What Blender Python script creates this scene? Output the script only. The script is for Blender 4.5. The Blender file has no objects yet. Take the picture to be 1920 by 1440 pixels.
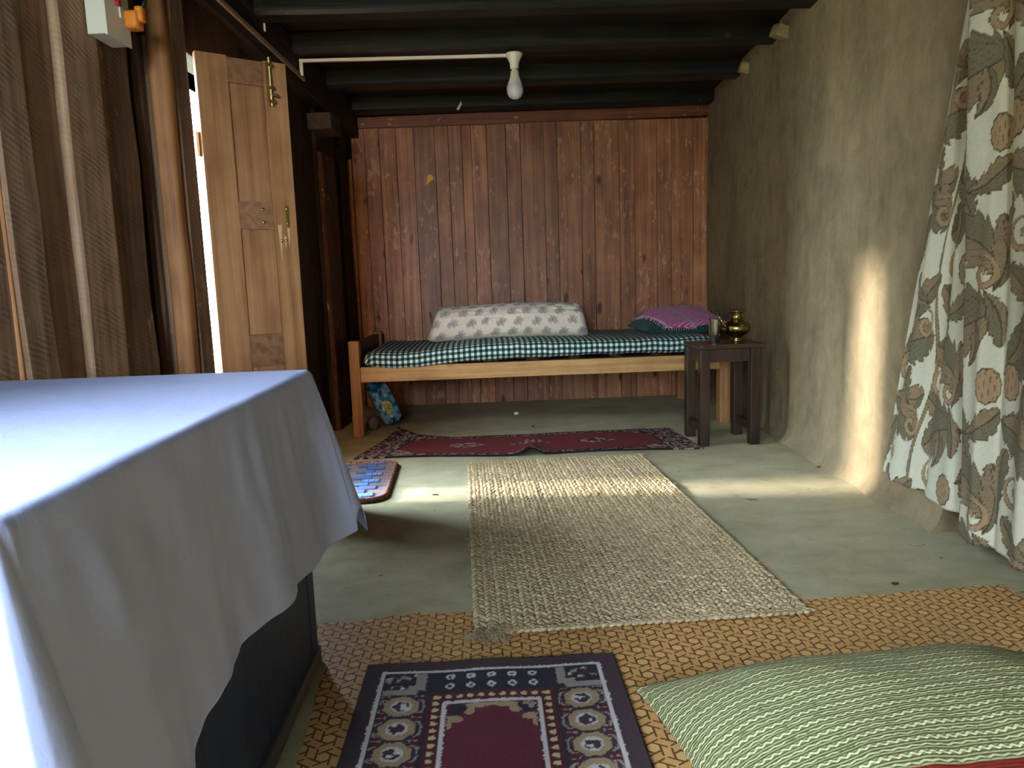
import bpy, bmesh, math, random
import numpy as np
from mathutils import Matrix, Vector, Euler, noise as mnoise

random.seed(7); np.random.seed(7)
S = bpy.context.scene
COL = S.collection

# ------------------------------------------------------------------ camera
F_PX = 1330.0
CAM_H = 0.80
M = np.array([[0.999, -0.038, 0.036], [-0.041, -0.135, 0.990], [-0.033, -0.990, -0.137]])  # world rows in camera axes
def cam_rot():
    d = np.array([(905 - 960) / F_PX, (538 - 720) / F_PX, 1.0]); d /= np.linalg.norm(d)
    r = math.radians(2.2); dn = np.array([math.sin(r), math.cos(r), 0.0]); dn -= d * dn.dot(d); dn /= np.linalg.norm(dn)
    return np.stack([np.cross(dn, d), d, -dn])
M = cam_rot()
cam = bpy.data.cameras.new('camera'); cam.sensor_width = 36.0; cam.lens = F_PX / 1920 * 36.0; cam.clip_start = 0.02
cam_o = bpy.data.objects.new('camera', cam); COL.objects.link(cam_o)
R3 = Matrix(((M[0, 0], -M[0, 1], -M[0, 2]), (M[1, 0], -M[1, 1], -M[1, 2]), (M[2, 0], -M[2, 1], -M[2, 2])))
cam_o.matrix_world = Matrix.Translation((0, 0, CAM_H)) @ R3.to_4x4()
S.camera = cam_o

# ------------------------------------------------------------------ light and exposure
S.view_settings.view_transform = 'Standard'; S.view_settings.look = 'None'
S.view_settings.gamma = 1.0; S.view_settings.use_curve_mapping = False
S.view_settings.exposure = 2.05
W = bpy.data.worlds.new('sky'); S.world = W; W.use_nodes = True
bg = W.node_tree.nodes['Background']
bg.inputs[0].default_value = (0.67, 0.84, 1.0, 1); bg.inputs[1].default_value = 18.0

sun = bpy.data.lights.new('sun', 'SUN'); sun.energy = 3.6; sun.angle = math.radians(4.5); sun.color = (1.0, 0.95, 0.90)
sun_o = bpy.data.objects.new('sun', sun); COL.objects.link(sun_o)
sun_o.rotation_euler = Vector((1.0, -0.072, -0.31)).to_track_quat('-Z', 'Y').to_euler()

def portal(name, loc, direction, sx, sy):
    l = bpy.data.lights.new(name, 'AREA'); l.shape = 'RECTANGLE'; l.size = sx; l.size_y = sy; l.energy = 1.0
    l.cycles.is_portal = True
    o = bpy.data.objects.new(name, l); COL.objects.link(o); o.location = loc
    o.rotation_euler = Vector(direction).to_track_quat('-Z', 'Z').to_euler()
    return o
WIN_Y0, WIN_Y1, WIN_Z0, WIN_Z1 = -1.10, 0.42, 0.66, 1.76      # window in the left wall beside the camera
portal('window_portal', (-1.27, (WIN_Y0 + WIN_Y1) / 2, (WIN_Z0 + WIN_Z1) / 2), (1, 0, 0), WIN_Y1 - WIN_Y0, WIN_Z1 - WIN_Z0)
portal('doorway_portal', (-1.12, 2.66, 0.80), (1, 0, 0), 0.42, 1.6)
NW_X0, NW_X1, NW_Z0, NW_Z1 = -1.15, -0.28, 0.70, 1.78          # window in the wall behind the camera
portal('rear_window_portal', ((NW_X0 + NW_X1) / 2, -2.16, (NW_Z0 + NW_Z1) / 2), (0, 1, 0), NW_X1 - NW_X0, NW_Z1 - NW_Z0)

# ------------------------------------------------------------------ helpers: colour and nodes
def lin(c):
    out = []
    for v in c:
        v = v / 255.0
        out.append(v / 12.92 if v <= 0.04045 else ((v + 0.055) / 1.055) ** 2.4)
    return tuple(out)
def rgba(c): return (*lin(c), 1.0)

class Sk:
    """socket with arithmetic"""
    def __init__(s, t, sock): s.t, s.s = t, sock
    def _m(s, op, b=None, c=None, clamp=False):
        n = s.t.nodes.new('ShaderNodeMath'); n.operation = op; n.use_clamp = clamp
        for i, v in enumerate((s, b, c)):
            if v is None: continue
            if isinstance(v, Sk): s.t.links.new(v.s, n.inputs[i])
            else: n.inputs[i].default_value = v
        return Sk(s.t, n.outputs[0])
    def __add__(s, b): return s._m('ADD', b)
    def __sub__(s, b): return s._m('SUBTRACT', b)
    def __mul__(s, b): return s._m('MULTIPLY', b)
    def __truediv__(s, b): return s._m('DIVIDE', b)
    def fract(s): return s._m('FRACT')
    def abs(s): return s._m('ABSOLUTE')
    def sin(s): return s._m('SINE')
    def lt(s, b): return s._m('LESS_THAN', b)
    def gt(s, b): return s._m('GREATER_THAN', b)
    def mx(s, b): return s._m('MAXIMUM', b)
    def mn(s, b): return s._m('MINIMUM', b)
    def clamp(s): return s._m('ADD', 0.0, clamp=True)
    def inv(s): return s * -1.0 + 1.0
    def smooth(s, a, b):
        n = s.t.nodes.new('ShaderNodeMapRange'); n.interpolation_type = 'SMOOTHSTEP'
        s.t.links.new(s.s, n.inputs[0]); n.inputs[1].default_value = a; n.inputs[2].default_value = b
        return Sk(s.t, n.outputs[0])

class Mat:
    def __init__(m, name, rough=0.7, spec=0.3, metal=0.0):
        m.mat = bpy.data.materials.new(name); m.mat.use_nodes = True
        m.t = m.mat.node_tree; m.b = m.t.nodes['Principled BSDF']
        m.b.inputs['Roughness'].default_value = rough; m.b.inputs['Metallic'].default_value = metal
        m.b.inputs['Specular IOR Level'].default_value = spec
    def coord(m, kind='Object'):
        return Sk(m.t, m.t.nodes.new('ShaderNodeTexCoord').outputs[kind])
    def rnd(m): return Sk(m.t, m.t.nodes.new('ShaderNodeObjectInfo').outputs['Random'])
    def vec(m, x, y, z):
        n = m.t.nodes.new('ShaderNodeCombineXYZ')
        for i, v in enumerate((x, y, z)):
            if isinstance(v, Sk): m.t.links.new(v.s, n.inputs[i])
            else: n.inputs[i].default_value = v
        return Sk(m.t, n.outputs[0])
    def xyz(m, v):
        n = m.t.nodes.new('ShaderNodeSeparateXYZ'); m.t.links.new(v.s, n.inputs[0])
        return [Sk(m.t, o) for o in n.outputs]
    def vm(m, v, op, b):
        n = m.t.nodes.new('ShaderNodeVectorMath'); n.operation = op; m.t.links.new(v.s, n.inputs[0])
        if isinstance(b, Sk): m.t.links.new(b.s, n.inputs[1])
        else: n.inputs[1].default_value = b
        return Sk(m.t, n.outputs[0])
    def noise(m, v, scale, detail=4, rough=0.55, dist=0.0):
        n = m.t.nodes.new('ShaderNodeTexNoise'); m.t.links.new(v.s, n.inputs['Vector'])
        n.inputs['Scale'].default_value = scale; n.inputs['Detail'].default_value = detail
        n.inputs['Roughness'].default_value = rough; n.inputs['Distortion'].default_value = dist
        return Sk(m.t, n.outputs[0])
    def voro(m, v, scale):
        n = m.t.nodes.new('ShaderNodeTexVoronoi'); m.t.links.new(v.s, n.inputs['Vector']); n.inputs['Scale'].default_value = scale
        return Sk(m.t, n.outputs['Distance']), m.xyz(Sk(m.t, n.outputs['Color']))[0]
    def ramp(m, fac, stops):
        n = m.t.nodes.new('ShaderNodeValToRGB'); m.t.links.new(fac.s, n.inputs[0]); e = n.color_ramp.elements
        while len(e) < len(stops): e.new(0.5)
        for el, (p, c) in zip(e, stops): el.position = p; el.color = rgba(c)
        return Sk(m.t, n.outputs[0])
    def mix(m, fac, a, b, mode='MIX'):
        n = m.t.nodes.new('ShaderNodeMix'); n.data_type = 'RGBA'; n.blend_type = mode
        for i, v in ((0, fac), (6, a), (7, b)):
            if isinstance(v, Sk): m.t.links.new(v.s, n.inputs[i])
            elif i == 0: n.inputs[0].default_value = v
            else: n.inputs[i].default_value = rgba(v)
        return Sk(m.t, n.outputs[2])
    def gray(m, v):
        return m.vec(v, v, v)
    def attr(m, name='Col'):
        n = m.t.nodes.new('ShaderNodeAttribute'); n.attribute_name = name
        return Sk(m.t, n.outputs['Color'])
    def base(m, v):
        if isinstance(v, Sk): m.t.links.new(v.s, m.b.inputs['Base Color'])
        else: m.b.inputs['Base Color'].default_value = rgba(v)
        return m
    def rough(m, v): m.t.links.new(v.s, m.b.inputs['Roughness']); return m
    def bump(m, h, strength=0.3, dist=0.01):
        n = m.t.nodes.new('ShaderNodeBump'); m.t.links.new(h.s, n.inputs['Height'])
        n.inputs['Strength'].default_value = strength; n.inputs['Distance'].default_value = dist
        m.t.links.new(n.outputs[0], m.b.inputs['Normal']); return m

def wood(name, dark, mid, light, axis=2, rough=0.65, spec=0.25, knots=0.0, flakes=0.0, flake_col=(190, 150, 120), saw=0.0, bump=0.35, vary=0.3, scale=1.0, kscale=1.0):
    m = Mat(name, rough, spec)
    o = m.coord(); r = m.rnd()
    o = m.vm(o, 'ADD', m.vec(r * 37.0, r * 91.0, r * 53.0))
    st = [48.0 * scale] * 3; st[axis] = 1.6 * scale
    g = m.vm(o, 'MULTIPLY', tuple(st))
    n1 = m.noise(g, 1.0, 6, 0.62, 0.15)
    st2 = [7.0 * scale] * 3; st2[axis] = 0.5 * scale
    n2 = m.noise(m.vm(o, 'MULTIPLY', tuple(st2)), 1.0, 3, 0.5, 0.2)
    _x = m.xyz(o); ring = (((_x[(axis + 1) % 3] + _x[(axis + 2) % 3]) * 85.0 + n2 * 34.0).sin() * 0.5 + 0.5)
    n3 = m.noise(o, 5.0, 3, 0.6)
    f = n1 * 0.52 + ring * 0.09 + n3 * 0.39
    col = m.ramp(f, [(0.28, dark), (0.5, mid), (0.74, light)])
    h = n1 * 0.8 + ring * 0.08
    if saw:
        x, y, z = m.xyz(o); a = (x, y, z)[axis]
        w = ((a * 420.0 + (x + y) * 150.0 + m.noise(o, 5.0, 2) * 14.0).sin() * 0.5 + 0.5) * m.noise(o, 14.0, 2).smooth(0.35, 0.65)
        col = m.mix(w * (0.30 * saw), col, dark); h = h + w * (0.6 * saw)
    if knots:
        sk = [6.5 * kscale] * 3; sk[axis] = 2.6 * kscale
        ov = m.vm(m.vm(o, 'ADD', m.vec(n3 * 0.06, n3 * 0.05, n3 * 0.08)), 'MULTIPLY', tuple(sk))
        d, c = m.voro(ov, 1.0)
        k = d.smooth(0.25, 0.10) * c.gt(1.0 - knots)
        col = m.mix(k * 0.85, col, tuple(v * 0.32 for v in dark))
    if flakes:
        sf = [38.0] * 3; sf[axis] = 15.0
        fl = m.noise(m.vm(o, 'MULTIPLY', tuple(sf)), 1.0, 4, 0.62); zone = m.noise(o, 3.1, 3, 0.6)
        fm = (fl + zone * 0.5).smooth(0.97 - 0.14 * flakes, 1.02 - 0.14 * flakes)
        col = m.mix(fm * 0.7, col, flake_col)
    col = m.mix(1.0, col, m.gray(r * vary + (1.0 - vary * 0.55)), 'MULTIPLY')
    m.base(col); m.bump(h, bump, 0.004)
    return m.mat

def fabric(name, c, rough=0.9, weave=700.0, var=0.12, bump=0.15):
    m = Mat(name, rough, 0.1); o = m.coord()
    n = m.noise(o, 9.0, 3)
    x, y, z = m.xyz(o)
    w = (x * weave).sin() * (y * weave).sin() + (z * weave).sin() * 0.5
    m.base(m.mix(n * (2 * var), c, tuple(v * 0.8 for v in c))); m.bump(w, bump, 0.0006)
    m.b.inputs['Sheen Weight'].default_value = 0.1
    return m.mat

def vcol(name, rough=0.92, pile=260.0, bump=0.35, var=0.25, sheen=0.15):
    m = Mat(name, rough, 0.08); o = m.coord()
    n = m.noise(o, pile, 2, 0.7); n2 = m.noise(o, 12.0, 3)
    c = m.mix(1.0, m.attr(), m.gray(n * (2 * var) + (1.0 - var) + (n2 * 0.16 - 0.08)), 'MULTIPLY')
    m.base(c); m.bump(n, bump, 0.003); m.b.inputs['Sheen Weight'].default_value = sheen
    return m.mat

# ------------------------------------------------------------------ helpers: geometry
def obj(name, verts, faces, mat, parent=None, smooth=False, loc=(0, 0, 0), rot=(0, 0, 0), uv=None, col=None):
    me = bpy.data.meshes.new(name)
    if isinstance(verts, np.ndarray): verts = verts.tolist()
    if isinstance(faces, np.ndarray): faces = faces.tolist()
    me.from_pydata(verts, [], faces); me.update()
    if smooth: me.polygons.foreach_set('use_smooth', [True] * len(me.polygons))
    if uv is not None:
        l = me.uv_layers.new(name='UVMap'); idx = np.empty(len(me.loops), dtype=np.int32); me.loops.foreach_get('vertex_index', idx)
        l.data.foreach_set('uv', np.asarray(uv, dtype=np.float32)[idx].ravel())
    if col is not None:
        a = me.color_attributes.new('Col', 'FLOAT_COLOR', 'POINT')
        c4 = np.ones((len(me.vertices), 4), dtype=np.float32); c4[:, :3] = col
        a.data.foreach_set('color', c4.ravel())
    if mat is not None: me.materials.append(mat)
    o = bpy.data.objects.new(name, me); COL.objects.link(o)
    o.location = loc; o.rotation_euler = rot
    if parent is not None: o.parent = parent
    return o
def tag(o, label=None, cat=None, group=None, kind=None):
    if label: o['label'] = label
    if cat: o['category'] = cat
    if group: o['group'] = group
    if kind: o['kind'] = kind
    return o
def thing(name, label, cat, loc=(0, 0, 0), rz=0.0, group=None):
    o = bpy.data.objects.new(name, None); COL.objects.link(o); o.location = loc; o.rotation_euler = (0, 0, rz)
    o.empty_display_size = 0.1
    return tag(o, label, cat, group)

class MB:
    def __init__(s): s.v = []; s.f = []
    def add(s, v, f):
        n = len(s.v); s.v += [tuple(p) for p in v]; s.f += [tuple(i + n for i in q) for q in f]; return s
    def build(s, name, mat, parent=None, smooth=False, **k): return obj(name, s.v, s.f, mat, parent, smooth, **k)
    def box(s, c, d, bev=0.0, rot=None):
        bm = bmesh.new(); bmesh.ops.create_cube(bm, size=1.0)
        for v in bm.verts: v.co = Vector((v.co.x * d[0], v.co.y * d[1], v.co.z * d[2]))
        if bev > 0: bmesh.ops.bevel(bm, geom=bm.edges[:], offset=bev, segments=2, affect='EDGES', profile=0.7)
        R = Euler(rot).to_matrix() if rot else Matrix.Identity(3)
        bm.verts.index_update()
        s.add([R @ v.co + Vector(c) for v in bm.verts], [[v.index for v in f.verts] for f in bm.faces]); bm.free(); return s
    def lathe(s, prof, c=(0, 0, 0), n=28):
        v = []; f = []
        for (r, z) in prof:
            for k in range(n): a = 2 * math.pi * k / n; v.append((c[0] + r * math.cos(a), c[1] + r * math.sin(a), c[2] + z))
        for i in range(len(prof) - 1):
            for k in range(n): f.append((i * n + k, i * n + (k + 1) % n, (i + 1) * n + (k + 1) % n, (i + 1) * n + k))
        return s.add(v, f)
    def tube(s, pts, rad, n=8, caps=True):
        v = []; f = []; P = [Vector(p) for p in pts]
        for i, p in enumerate(P):
            t = (P[min(i + 1, len(P) - 1)] - P[max(i - 1, 0)]).normalized()
            a = t.cross(Vector((0, 0, 1)));
            if a.length < 1e-3: a = t.cross(Vector((1, 0, 0)))
            a.normalize(); b = t.cross(a); r = rad[i] if isinstance(rad, (list, tuple)) else rad
            for k in range(n): w = 2 * math.pi * k / n; v.append(p + a * (r * math.cos(w)) + b * (r * math.sin(w)))
        for i in range(len(P) - 1):
            for k in range(n): f.append((i * n + k, i * n + (k + 1) % n, (i + 1) * n + (k + 1) % n, (i + 1) * n + k))
        if caps: f.append(tuple(range(n - 1, -1, -1))); f.append(tuple((len(P) - 1) * n + k for k in range(n)))
        return s.add(v, f)

def plank_geo(w, t, L, seg=6, jit=0.002, bev=0.003, seed=0):
    """board: width along y, thickness along x (0..t), length along z from 0; slightly uneven edges"""
    rs = random.Random(seed); v = []; f = []
    b = min(bev, t * 0.3, w * 0.2)
    prof = [(0, b), (b, 0), (t - b, 0), (t, b), (t, w - b), (t - b, w), (b, w), (0, w - b)]
    n = len(prof)
    for i in range(seg + 1):
        z = L * i / seg; j = [rs.uniform(-jit, jit) for _ in range(4)]
        for k, (x, y) in enumerate(prof):
            yy = y + (j[0] if y < w / 2 else j[1]); xx = x + (j[2] if x > t / 2 else 0)
            v.append((xx, yy, z))
    for i in range(seg):
        for k in range(n): f.append((i * n + k, i * n + (k + 1) % n, (i + 1) * n + (k + 1) % n, (i + 1) * n + k))
    f.append(tuple(range(n - 1, -1, -1))); f.append(tuple(seg * n + k for k in range(n)))
    return v, f

def grid_faces(nu, nv):
    i = np.arange(nu - 1)[:, None] * nv + np.arange(nv - 1)[None, :]
    return np.stack([i, i + nv, i + nv + 1, i + 1], -1).reshape(-1, 4)
def solid_sheet(name, P, mat, parent=None, thick=0.003, col=None, uv=None, smooth=True, loc=(0, 0, 0), rot=(0, 0, 0)):
    """P: (nu,nv,3) grid -> closed thin sheet with that thickness below"""
    nu, nv, _ = P.shape
    du = np.gradient(P, axis=0); dv = np.gradient(P, axis=1); N = np.cross(du, dv); N /= (np.linalg.norm(N, axis=2, keepdims=True) + 1e-9)
    B = P - N * thick
    v = np.concatenate([P.reshape(-1, 3), B.reshape(-1, 3)]); n = nu * nv
    f = grid_faces(nu, nv); fb = f[:, ::-1] + n
    ring = [i * nv for i in range(nu)] + [(nu - 1) * nv + j for j in range(1, nv)] + [i * nv + nv - 1 for i in range(nu - 2, -1, -1)] + [j for j in range(nv - 2, 0, -1)]
    side = [(ring[k], ring[k] + n, ring[(k + 1) % len(ring)] + n, ring[(k + 1) % len(ring)]) for k in range(len(ring))]
    F = f.tolist() + fb.tolist() + side
    if col is not None: col = np.concatenate([col.reshape(-1, 3)] * 2)
    if uv is not None: uv = np.concatenate([uv.reshape(-1, 2)] * 2)
    o = obj(name, v, F, mat, parent, smooth, loc, rot, uv, col)
    return o
def hash2(a, b, k=0.0):
    return np.modf(np.abs(np.sin(a * 127.1 + b * 311.7 + k * 74.7) * 43758.5453))[0]
def vnoise(x, y, k=0.0):
    xi, yi = np.floor(x), np.floor(y); xf, yf = x - xi, y - yi
    u, v = xf * xf * (3 - 2 * xf), yf * yf * (3 - 2 * yf)
    return (hash2(xi, yi, k) * (1 - u) + hash2(xi + 1, yi, k) * u) * (1 - v) + (hash2(xi, yi + 1, k) * (1 - u) + hash2(xi + 1, yi + 1, k) * u) * v

# ------------------------------------------------------------------ materials
m = Mat('clay_floor', 0.62, 0.3); o = m.coord()
n1 = m.noise(o, 2.2, 5, 0.6); n2 = m.noise(o, 26.0, 5, 0.65); n3 = m.noise(m.vm(o, 'MULTIPLY', (1.0, 1.5, 1.0)), 6.0, 5, 0.65, 0.4)
c = m.ramp(n1 * 0.5 + n3 * 0.5, [(0.30, (140, 132, 102)), (0.50, (168, 160, 128)), (0.72, (190, 183, 156))])
d, cc = m.voro(m.vm(o, 'ADD', m.vec(n2 * 0.05, n1 * 0.06, 0.0)), 17.0)
c = m.mix(d.smooth(0.13, 0.05) * cc.gt(0.86) * 0.75, c, (72, 66, 52))
c = m.mix(n2.smooth(0.58, 0.74) * 0.45, c, (104, 98, 76))
d2, c2_ = m.voro(m.vm(o, 'MULTIPLY', (1.0, 1.6, 1.0)), 48.0); c = m.mix(d2.smooth(0.16, 0.06) * c2_.gt(0.90) * 0.6, c, (70, 62, 46))
m.base(c); m.bump(n3 * 0.6 + n2 * 0.4, 0.28, 0.006); M_FLOOR = m.mat

m = Mat('mud_plaster', 0.88, 0.12); o = m.coord()
n1 = m.noise(m.vm(o, 'MULTIPLY', (1.0, 1.6, 0.7)), 2.4, 5, 0.6); n2 = m.noise(m.vm(o, 'MULTIPLY', (5.0, 5.0, 1.5)), 3.0, 5, 0.65, 0.7); n3 = m.noise(o, 70.0, 3, 0.6)
n4 = m.noise(o, 8.0, 4, 0.6, 1.0)
c = m.ramp(n1 * 0.4 + n2 * 0.25 + n4 * 0.27 + n3 * 0.08, [(0.34, (106, 92, 69)), (0.50, (132, 116, 89)), (0.66, (154, 138, 108))])
d, cc = m.voro(o, 9.0)
c = m.mix(d.smooth(0.05, 0.02) * cc.gt(0.75) * 0.7, c, (70, 58, 40))
m.base(c); m.bump(n1 * 0.4 + n4 * 0.35 + n2 * 0.25 + n3 * 0.1, 0.5, 0.03); M_MUD = m.mat

M_REDWOOD = wood('red_stained_plank', (98, 58, 36), (152, 97, 62), (190, 130, 88), 2, 0.5, 0.35, knots=0.40, kscale=1.7, flakes=0.8, flake_col=(188, 142, 108), vary=0.50)
M_SAWN = wood('rough_sawn_plank', (108, 82, 62), (158, 124, 96), (190, 156, 124), 2, 0.8, 0.15, knots=0.25, flakes=0.6, flake_col=(160, 144, 120), saw=0.6, bump=0.6, vary=0.40)
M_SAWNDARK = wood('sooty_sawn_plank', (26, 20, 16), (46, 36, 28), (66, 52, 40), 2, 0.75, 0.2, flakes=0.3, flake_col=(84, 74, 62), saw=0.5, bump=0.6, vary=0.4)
M_SAWNB = wood('brown_sawn_plank', (84, 62, 48), (124, 94, 72), (154, 120, 92), 2, 0.8, 0.15, flakes=0.3, saw=0.6, bump=0.6, vary=0.2)
M_POST = wood('peeled_post', (108, 70, 42), (166, 112, 70), (196, 142, 96), 2, 0.6, 0.25, knots=0.08, vary=0.1)
M_SOOT = wood('sooty_beam', (10, 9, 8), (22, 19, 17), (40, 35, 31), 0, 0.5, 0.4, flakes=0.25, flake_col=(70, 64, 58), bump=0.6, vary=0.35)
M_SOOTB = wood('smoked_ceiling_board', (22, 16, 12), (38, 28, 20), (56, 41, 29), 0, 0.65, 0.3, bump=0.4, vary=0.4)
M_SOOTY = wood('sooty_wall_plate', (20, 18, 16), (36, 31, 28), (58, 50, 44), 1, 0.6, 0.3, flakes=0.2, flake_col=(80, 74, 66), bump=0.5, vary=0.3)
M_DOOR = wood('door_pine', (110, 72, 44), (160, 110, 70), (188, 138, 94), 2, 0.65, 0.25, knots=0.10, saw=0.35, bump=0.35, vary=0.14)
M_DOORX = wood('door_rail_pine', (100, 66, 44), (142, 98, 66), (168, 122, 86), 1, 0.65, 0.25, saw=0.2, bump=0.3, vary=0.14)
M_PINE = wood('bed_pine', (132, 92, 52), (184, 140, 86), (212, 172, 114), 0, 0.55, 0.3, knots=0.5, kscale=2.2, bump=0.25, vary=0.08)
M_PINEV = wood('bed_post_pine', (112, 76, 46), (156, 112, 70), (184, 138, 92), 2, 0.6, 0.3, bump=0.3, vary=0.1)
M_PINED = wood('bed_board_dark', (60, 42, 28), (86, 62, 42), (108, 80, 56), 1, 0.6, 0.3, bump=0.3, vary=0.1)
M_STOOL = wood('dark_varnished_wood', (26, 16, 11), (44, 28, 19), (64, 42, 29), 2, 0.35, 0.5, bump=0.2, vary=0.1)
M_STOOLT = wood('dark_varnished_top', (40, 25, 17), (62, 42, 28), (86, 60, 42), 0, 0.3, 0.5, bump=0.2, vary=0.1)
M_TABLE = wood('navy_painted_panel', (32, 46, 72), (42, 58, 88), (54, 72, 104), 2, 0.5, 0.35, bump=0.2, vary=0.05)
M_FRAMEW = wood('window_frame_wood', (60, 44, 32), (92, 68, 48), (120, 92, 68), 2, 0.7, 0.2)

def metal(name, c, rough, bumpy=0.0):
    m = Mat(name, rough, 0.5, 1.0); o = m.coord(); n = m.noise(o, 40.0, 3)
    m.base(m.mix(n * 0.5, c, tuple(v * 0.72 for v in c))); m.rough(n * 0.15 + (rough - 0.05))
    if bumpy: m.bump(m.noise(o, 30.0, 2), bumpy, 0.002)
    return m.mat
M_BRASS = metal('worn_brass', (164, 144, 92), 0.26, 0.05)
M_STEEL = metal('stainless_steel', (190, 188, 182), 0.2)
M_GILT = metal('gilt_hardware', (212, 180, 118), 0.32)
def plastic(name, c, rough=0.4, var=0.1):
    m = Mat(name, rough, 0.4); n = m.noise(m.coord(), 14.0, 3)
    m.base(m.mix(n * (2 * var), c, tuple(v * 0.82 for v in c))); return m.mat
M_PVC = plastic('aged_white_pvc', (222, 208, 190), 0.45)
M_PVCD = plastic('grimy_conduit', (132, 116, 98), 0.6, 0.3)
M_WHITE = plastic('white_plastic', (228, 222, 200), 0.35)
M_DIFF = plastic('bulb_diffuser', (196, 190, 190), 0.28)
M_ORANGE = plastic('orange_plastic', (236, 138, 44), 0.4)
M_BLACK = plastic('black_rubber', (28, 28, 30), 0.5)
M_RED = plastic('red_switch', (190, 52, 44), 0.35)
M_PAPER = plastic('torn_paper', (222, 218, 206), 0.8)
M_YELLOW = plastic('yellow_leaf_paper', (226, 164, 62), 0.6)
M_STRAW = plastic('dry_straw', (150, 128, 88), 0.8, 0.3)
M_DRYLEAF = plastic('dry_leaf', (84, 70, 48), 0.8, 0.3)
M_CLAY = plastic('grey_clay', (96, 86, 78), 0.8, 0.3)
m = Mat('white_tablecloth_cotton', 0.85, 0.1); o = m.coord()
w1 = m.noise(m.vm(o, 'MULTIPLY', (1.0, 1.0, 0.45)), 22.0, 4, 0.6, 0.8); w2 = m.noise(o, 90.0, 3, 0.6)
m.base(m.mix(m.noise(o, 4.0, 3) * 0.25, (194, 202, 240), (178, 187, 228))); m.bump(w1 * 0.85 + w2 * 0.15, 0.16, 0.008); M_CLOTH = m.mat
M_GREENP = fabric('dark_green_cotton', (16, 70, 60), 0.85, 900.0, 0.1)
M_RUGV = vcol('woven_rug_pile', 0.95, 420.0, 0.5, 0.25, 0.02)
M_CURT = vcol('printed_curtain_cotton', 0.85, 500.0, 0.12, 0.06, 0.05)
M_QUILT = vcol('floral_print_cotton', 0.85, 300.0, 0.15, 0.06)
M_PINK = vcol('pink_woven_scarf', 0.9, 400.0, 0.4, 0.2)
M_BAGV = vcol('printed_plastic_film', 0.18, 60.0, 0.5, 0.08, 0.0)
M_MATB = vcol('doormat_weave', 0.9, 350.0, 0.6, 0.3)

m = Mat('green_gingham_cotton', 0.88, 0.1); uv = m.coord('UV'); u, v, _ = m.xyz(uv)
a = (u / 0.0305).fract().lt(0.5); b = (v / 0.0305).fract().lt(0.5); s = (a + b) * 0.5
c = m.ramp(s, [(0.0, (222, 226, 220)), (0.5, (84, 112, 106)), (1.0, (18, 46, 50))])
m.base(c); m.bump(m.noise(uv, 900.0, 1), 0.15, 0.001); M_GING = m.mat

m = Mat('green_kantha_stripe', 0.92, 0.08); uv = m.coord('UV'); u, v, _ = m.xyz(uv)
wob = m.noise(m.vm(uv, 'MULTIPLY', (1.0, 1.0, 1.0)), 9.0, 2) * 0.012 - 0.006
vv = v + wob
t = (vv / 0.0270).fract()
tri = ((u / 0.0150).fract() - 0.5).abs() * 2.0 - 0.5
zz = (t - 0.5 - tri * 0.15).abs()
rowjit = m.noise(m.vec(u * 60.0, v * 20.0, 0.0), 1.0, 2)
c = m.mix((vv / 0.0054).fract().smooth(0.35, 0.6) * (vv / 0.0054).fract().smooth(1.0, 0.8), (152, 148, 108), (80, 84, 50))
t2 = ((vv / 0.0270) + 0.5).fract()
tri2 = ((u / 0.0210).fract() - 0.5).abs() * 2.0 - 0.5
z2 = (t2 - 0.5 - tri2 * 0.13).abs()
c = m.mix(z2.smooth(0.16, 0.12) * 0.6, c, (82, 88, 50))
c = m.mix(z2.smooth(0.075, 0.045) * rowjit.smooth(0.30, 0.50) * 0.85, c, (190, 184, 142))
c = m.mix(zz.smooth(0.20, 0.15) * 0.75, c, (80, 86, 48))
c = m.mix(zz.smooth(0.095, 0.065), c, (204, 196, 156))
red = (v + 0.150).abs().smooth(0.011, 0.008)
c = m.mix(red, c, (112, 40, 30))
h = (vv / 0.0054).fract()
m.base(c); m.bump(m.noise(uv, 420.0, 2) * 0.5 + ((vv / 0.0054) * 6.283).sin() * 0.3 + zz.smooth(0.1, 0.05) * 0.4, 0.6, 0.002); M_KANTHA = m.mat

m = Mat('cane_print_vinyl', 0.5, 0.35); o = m.coord(); x, y, z = m.xyz(o)
SP = 0.0440; lines = None; strips = []
fr = []
for k in range(3):
    a = math.radians(60 * k + 0)
    p = ((x * (math.cos(a) / SP)) + (y * (math.sin(a) / SP))).fract()
    dd = (p - 0.5).abs()
    fr.append(dd)
for k in range(3):
    edge = (fr[k] - 0.21).abs().smooth(0.060, 0.026)
    cover = fr[(k + 1) % 3].lt(0.21)
    ln = edge * (cover * -1.0 + 1.0)
    lines = ln if lines is None else lines.mx(ln)
lines = lines.mx((fr[0].mn(fr[1]).mn(fr[2]) - 0.215).abs().smooth(0.060, 0.026))
ins = fr[0].lt(0.21).mx(fr[1].lt(0.21)).mx(fr[2].lt(0.21))
nn = m.noise(o, 6.0, 4)
c = m.mix(ins, (216, 172, 112), (204, 156, 96))
c = m.mix(nn * 0.5, c, (178, 132, 82))
c = m.mix(lines * 0.92, c, (84, 52, 26))
dust = m.noise(o, 3.2, 4, 0.6).smooth(0.60, 0.76)
c = m.mix(dust * 0.35, c, (160, 146, 120))
m.base(c); m.bump(lines.inv() * 0.5, 0.35, 0.002); M_VINYL = m.mat

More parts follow.
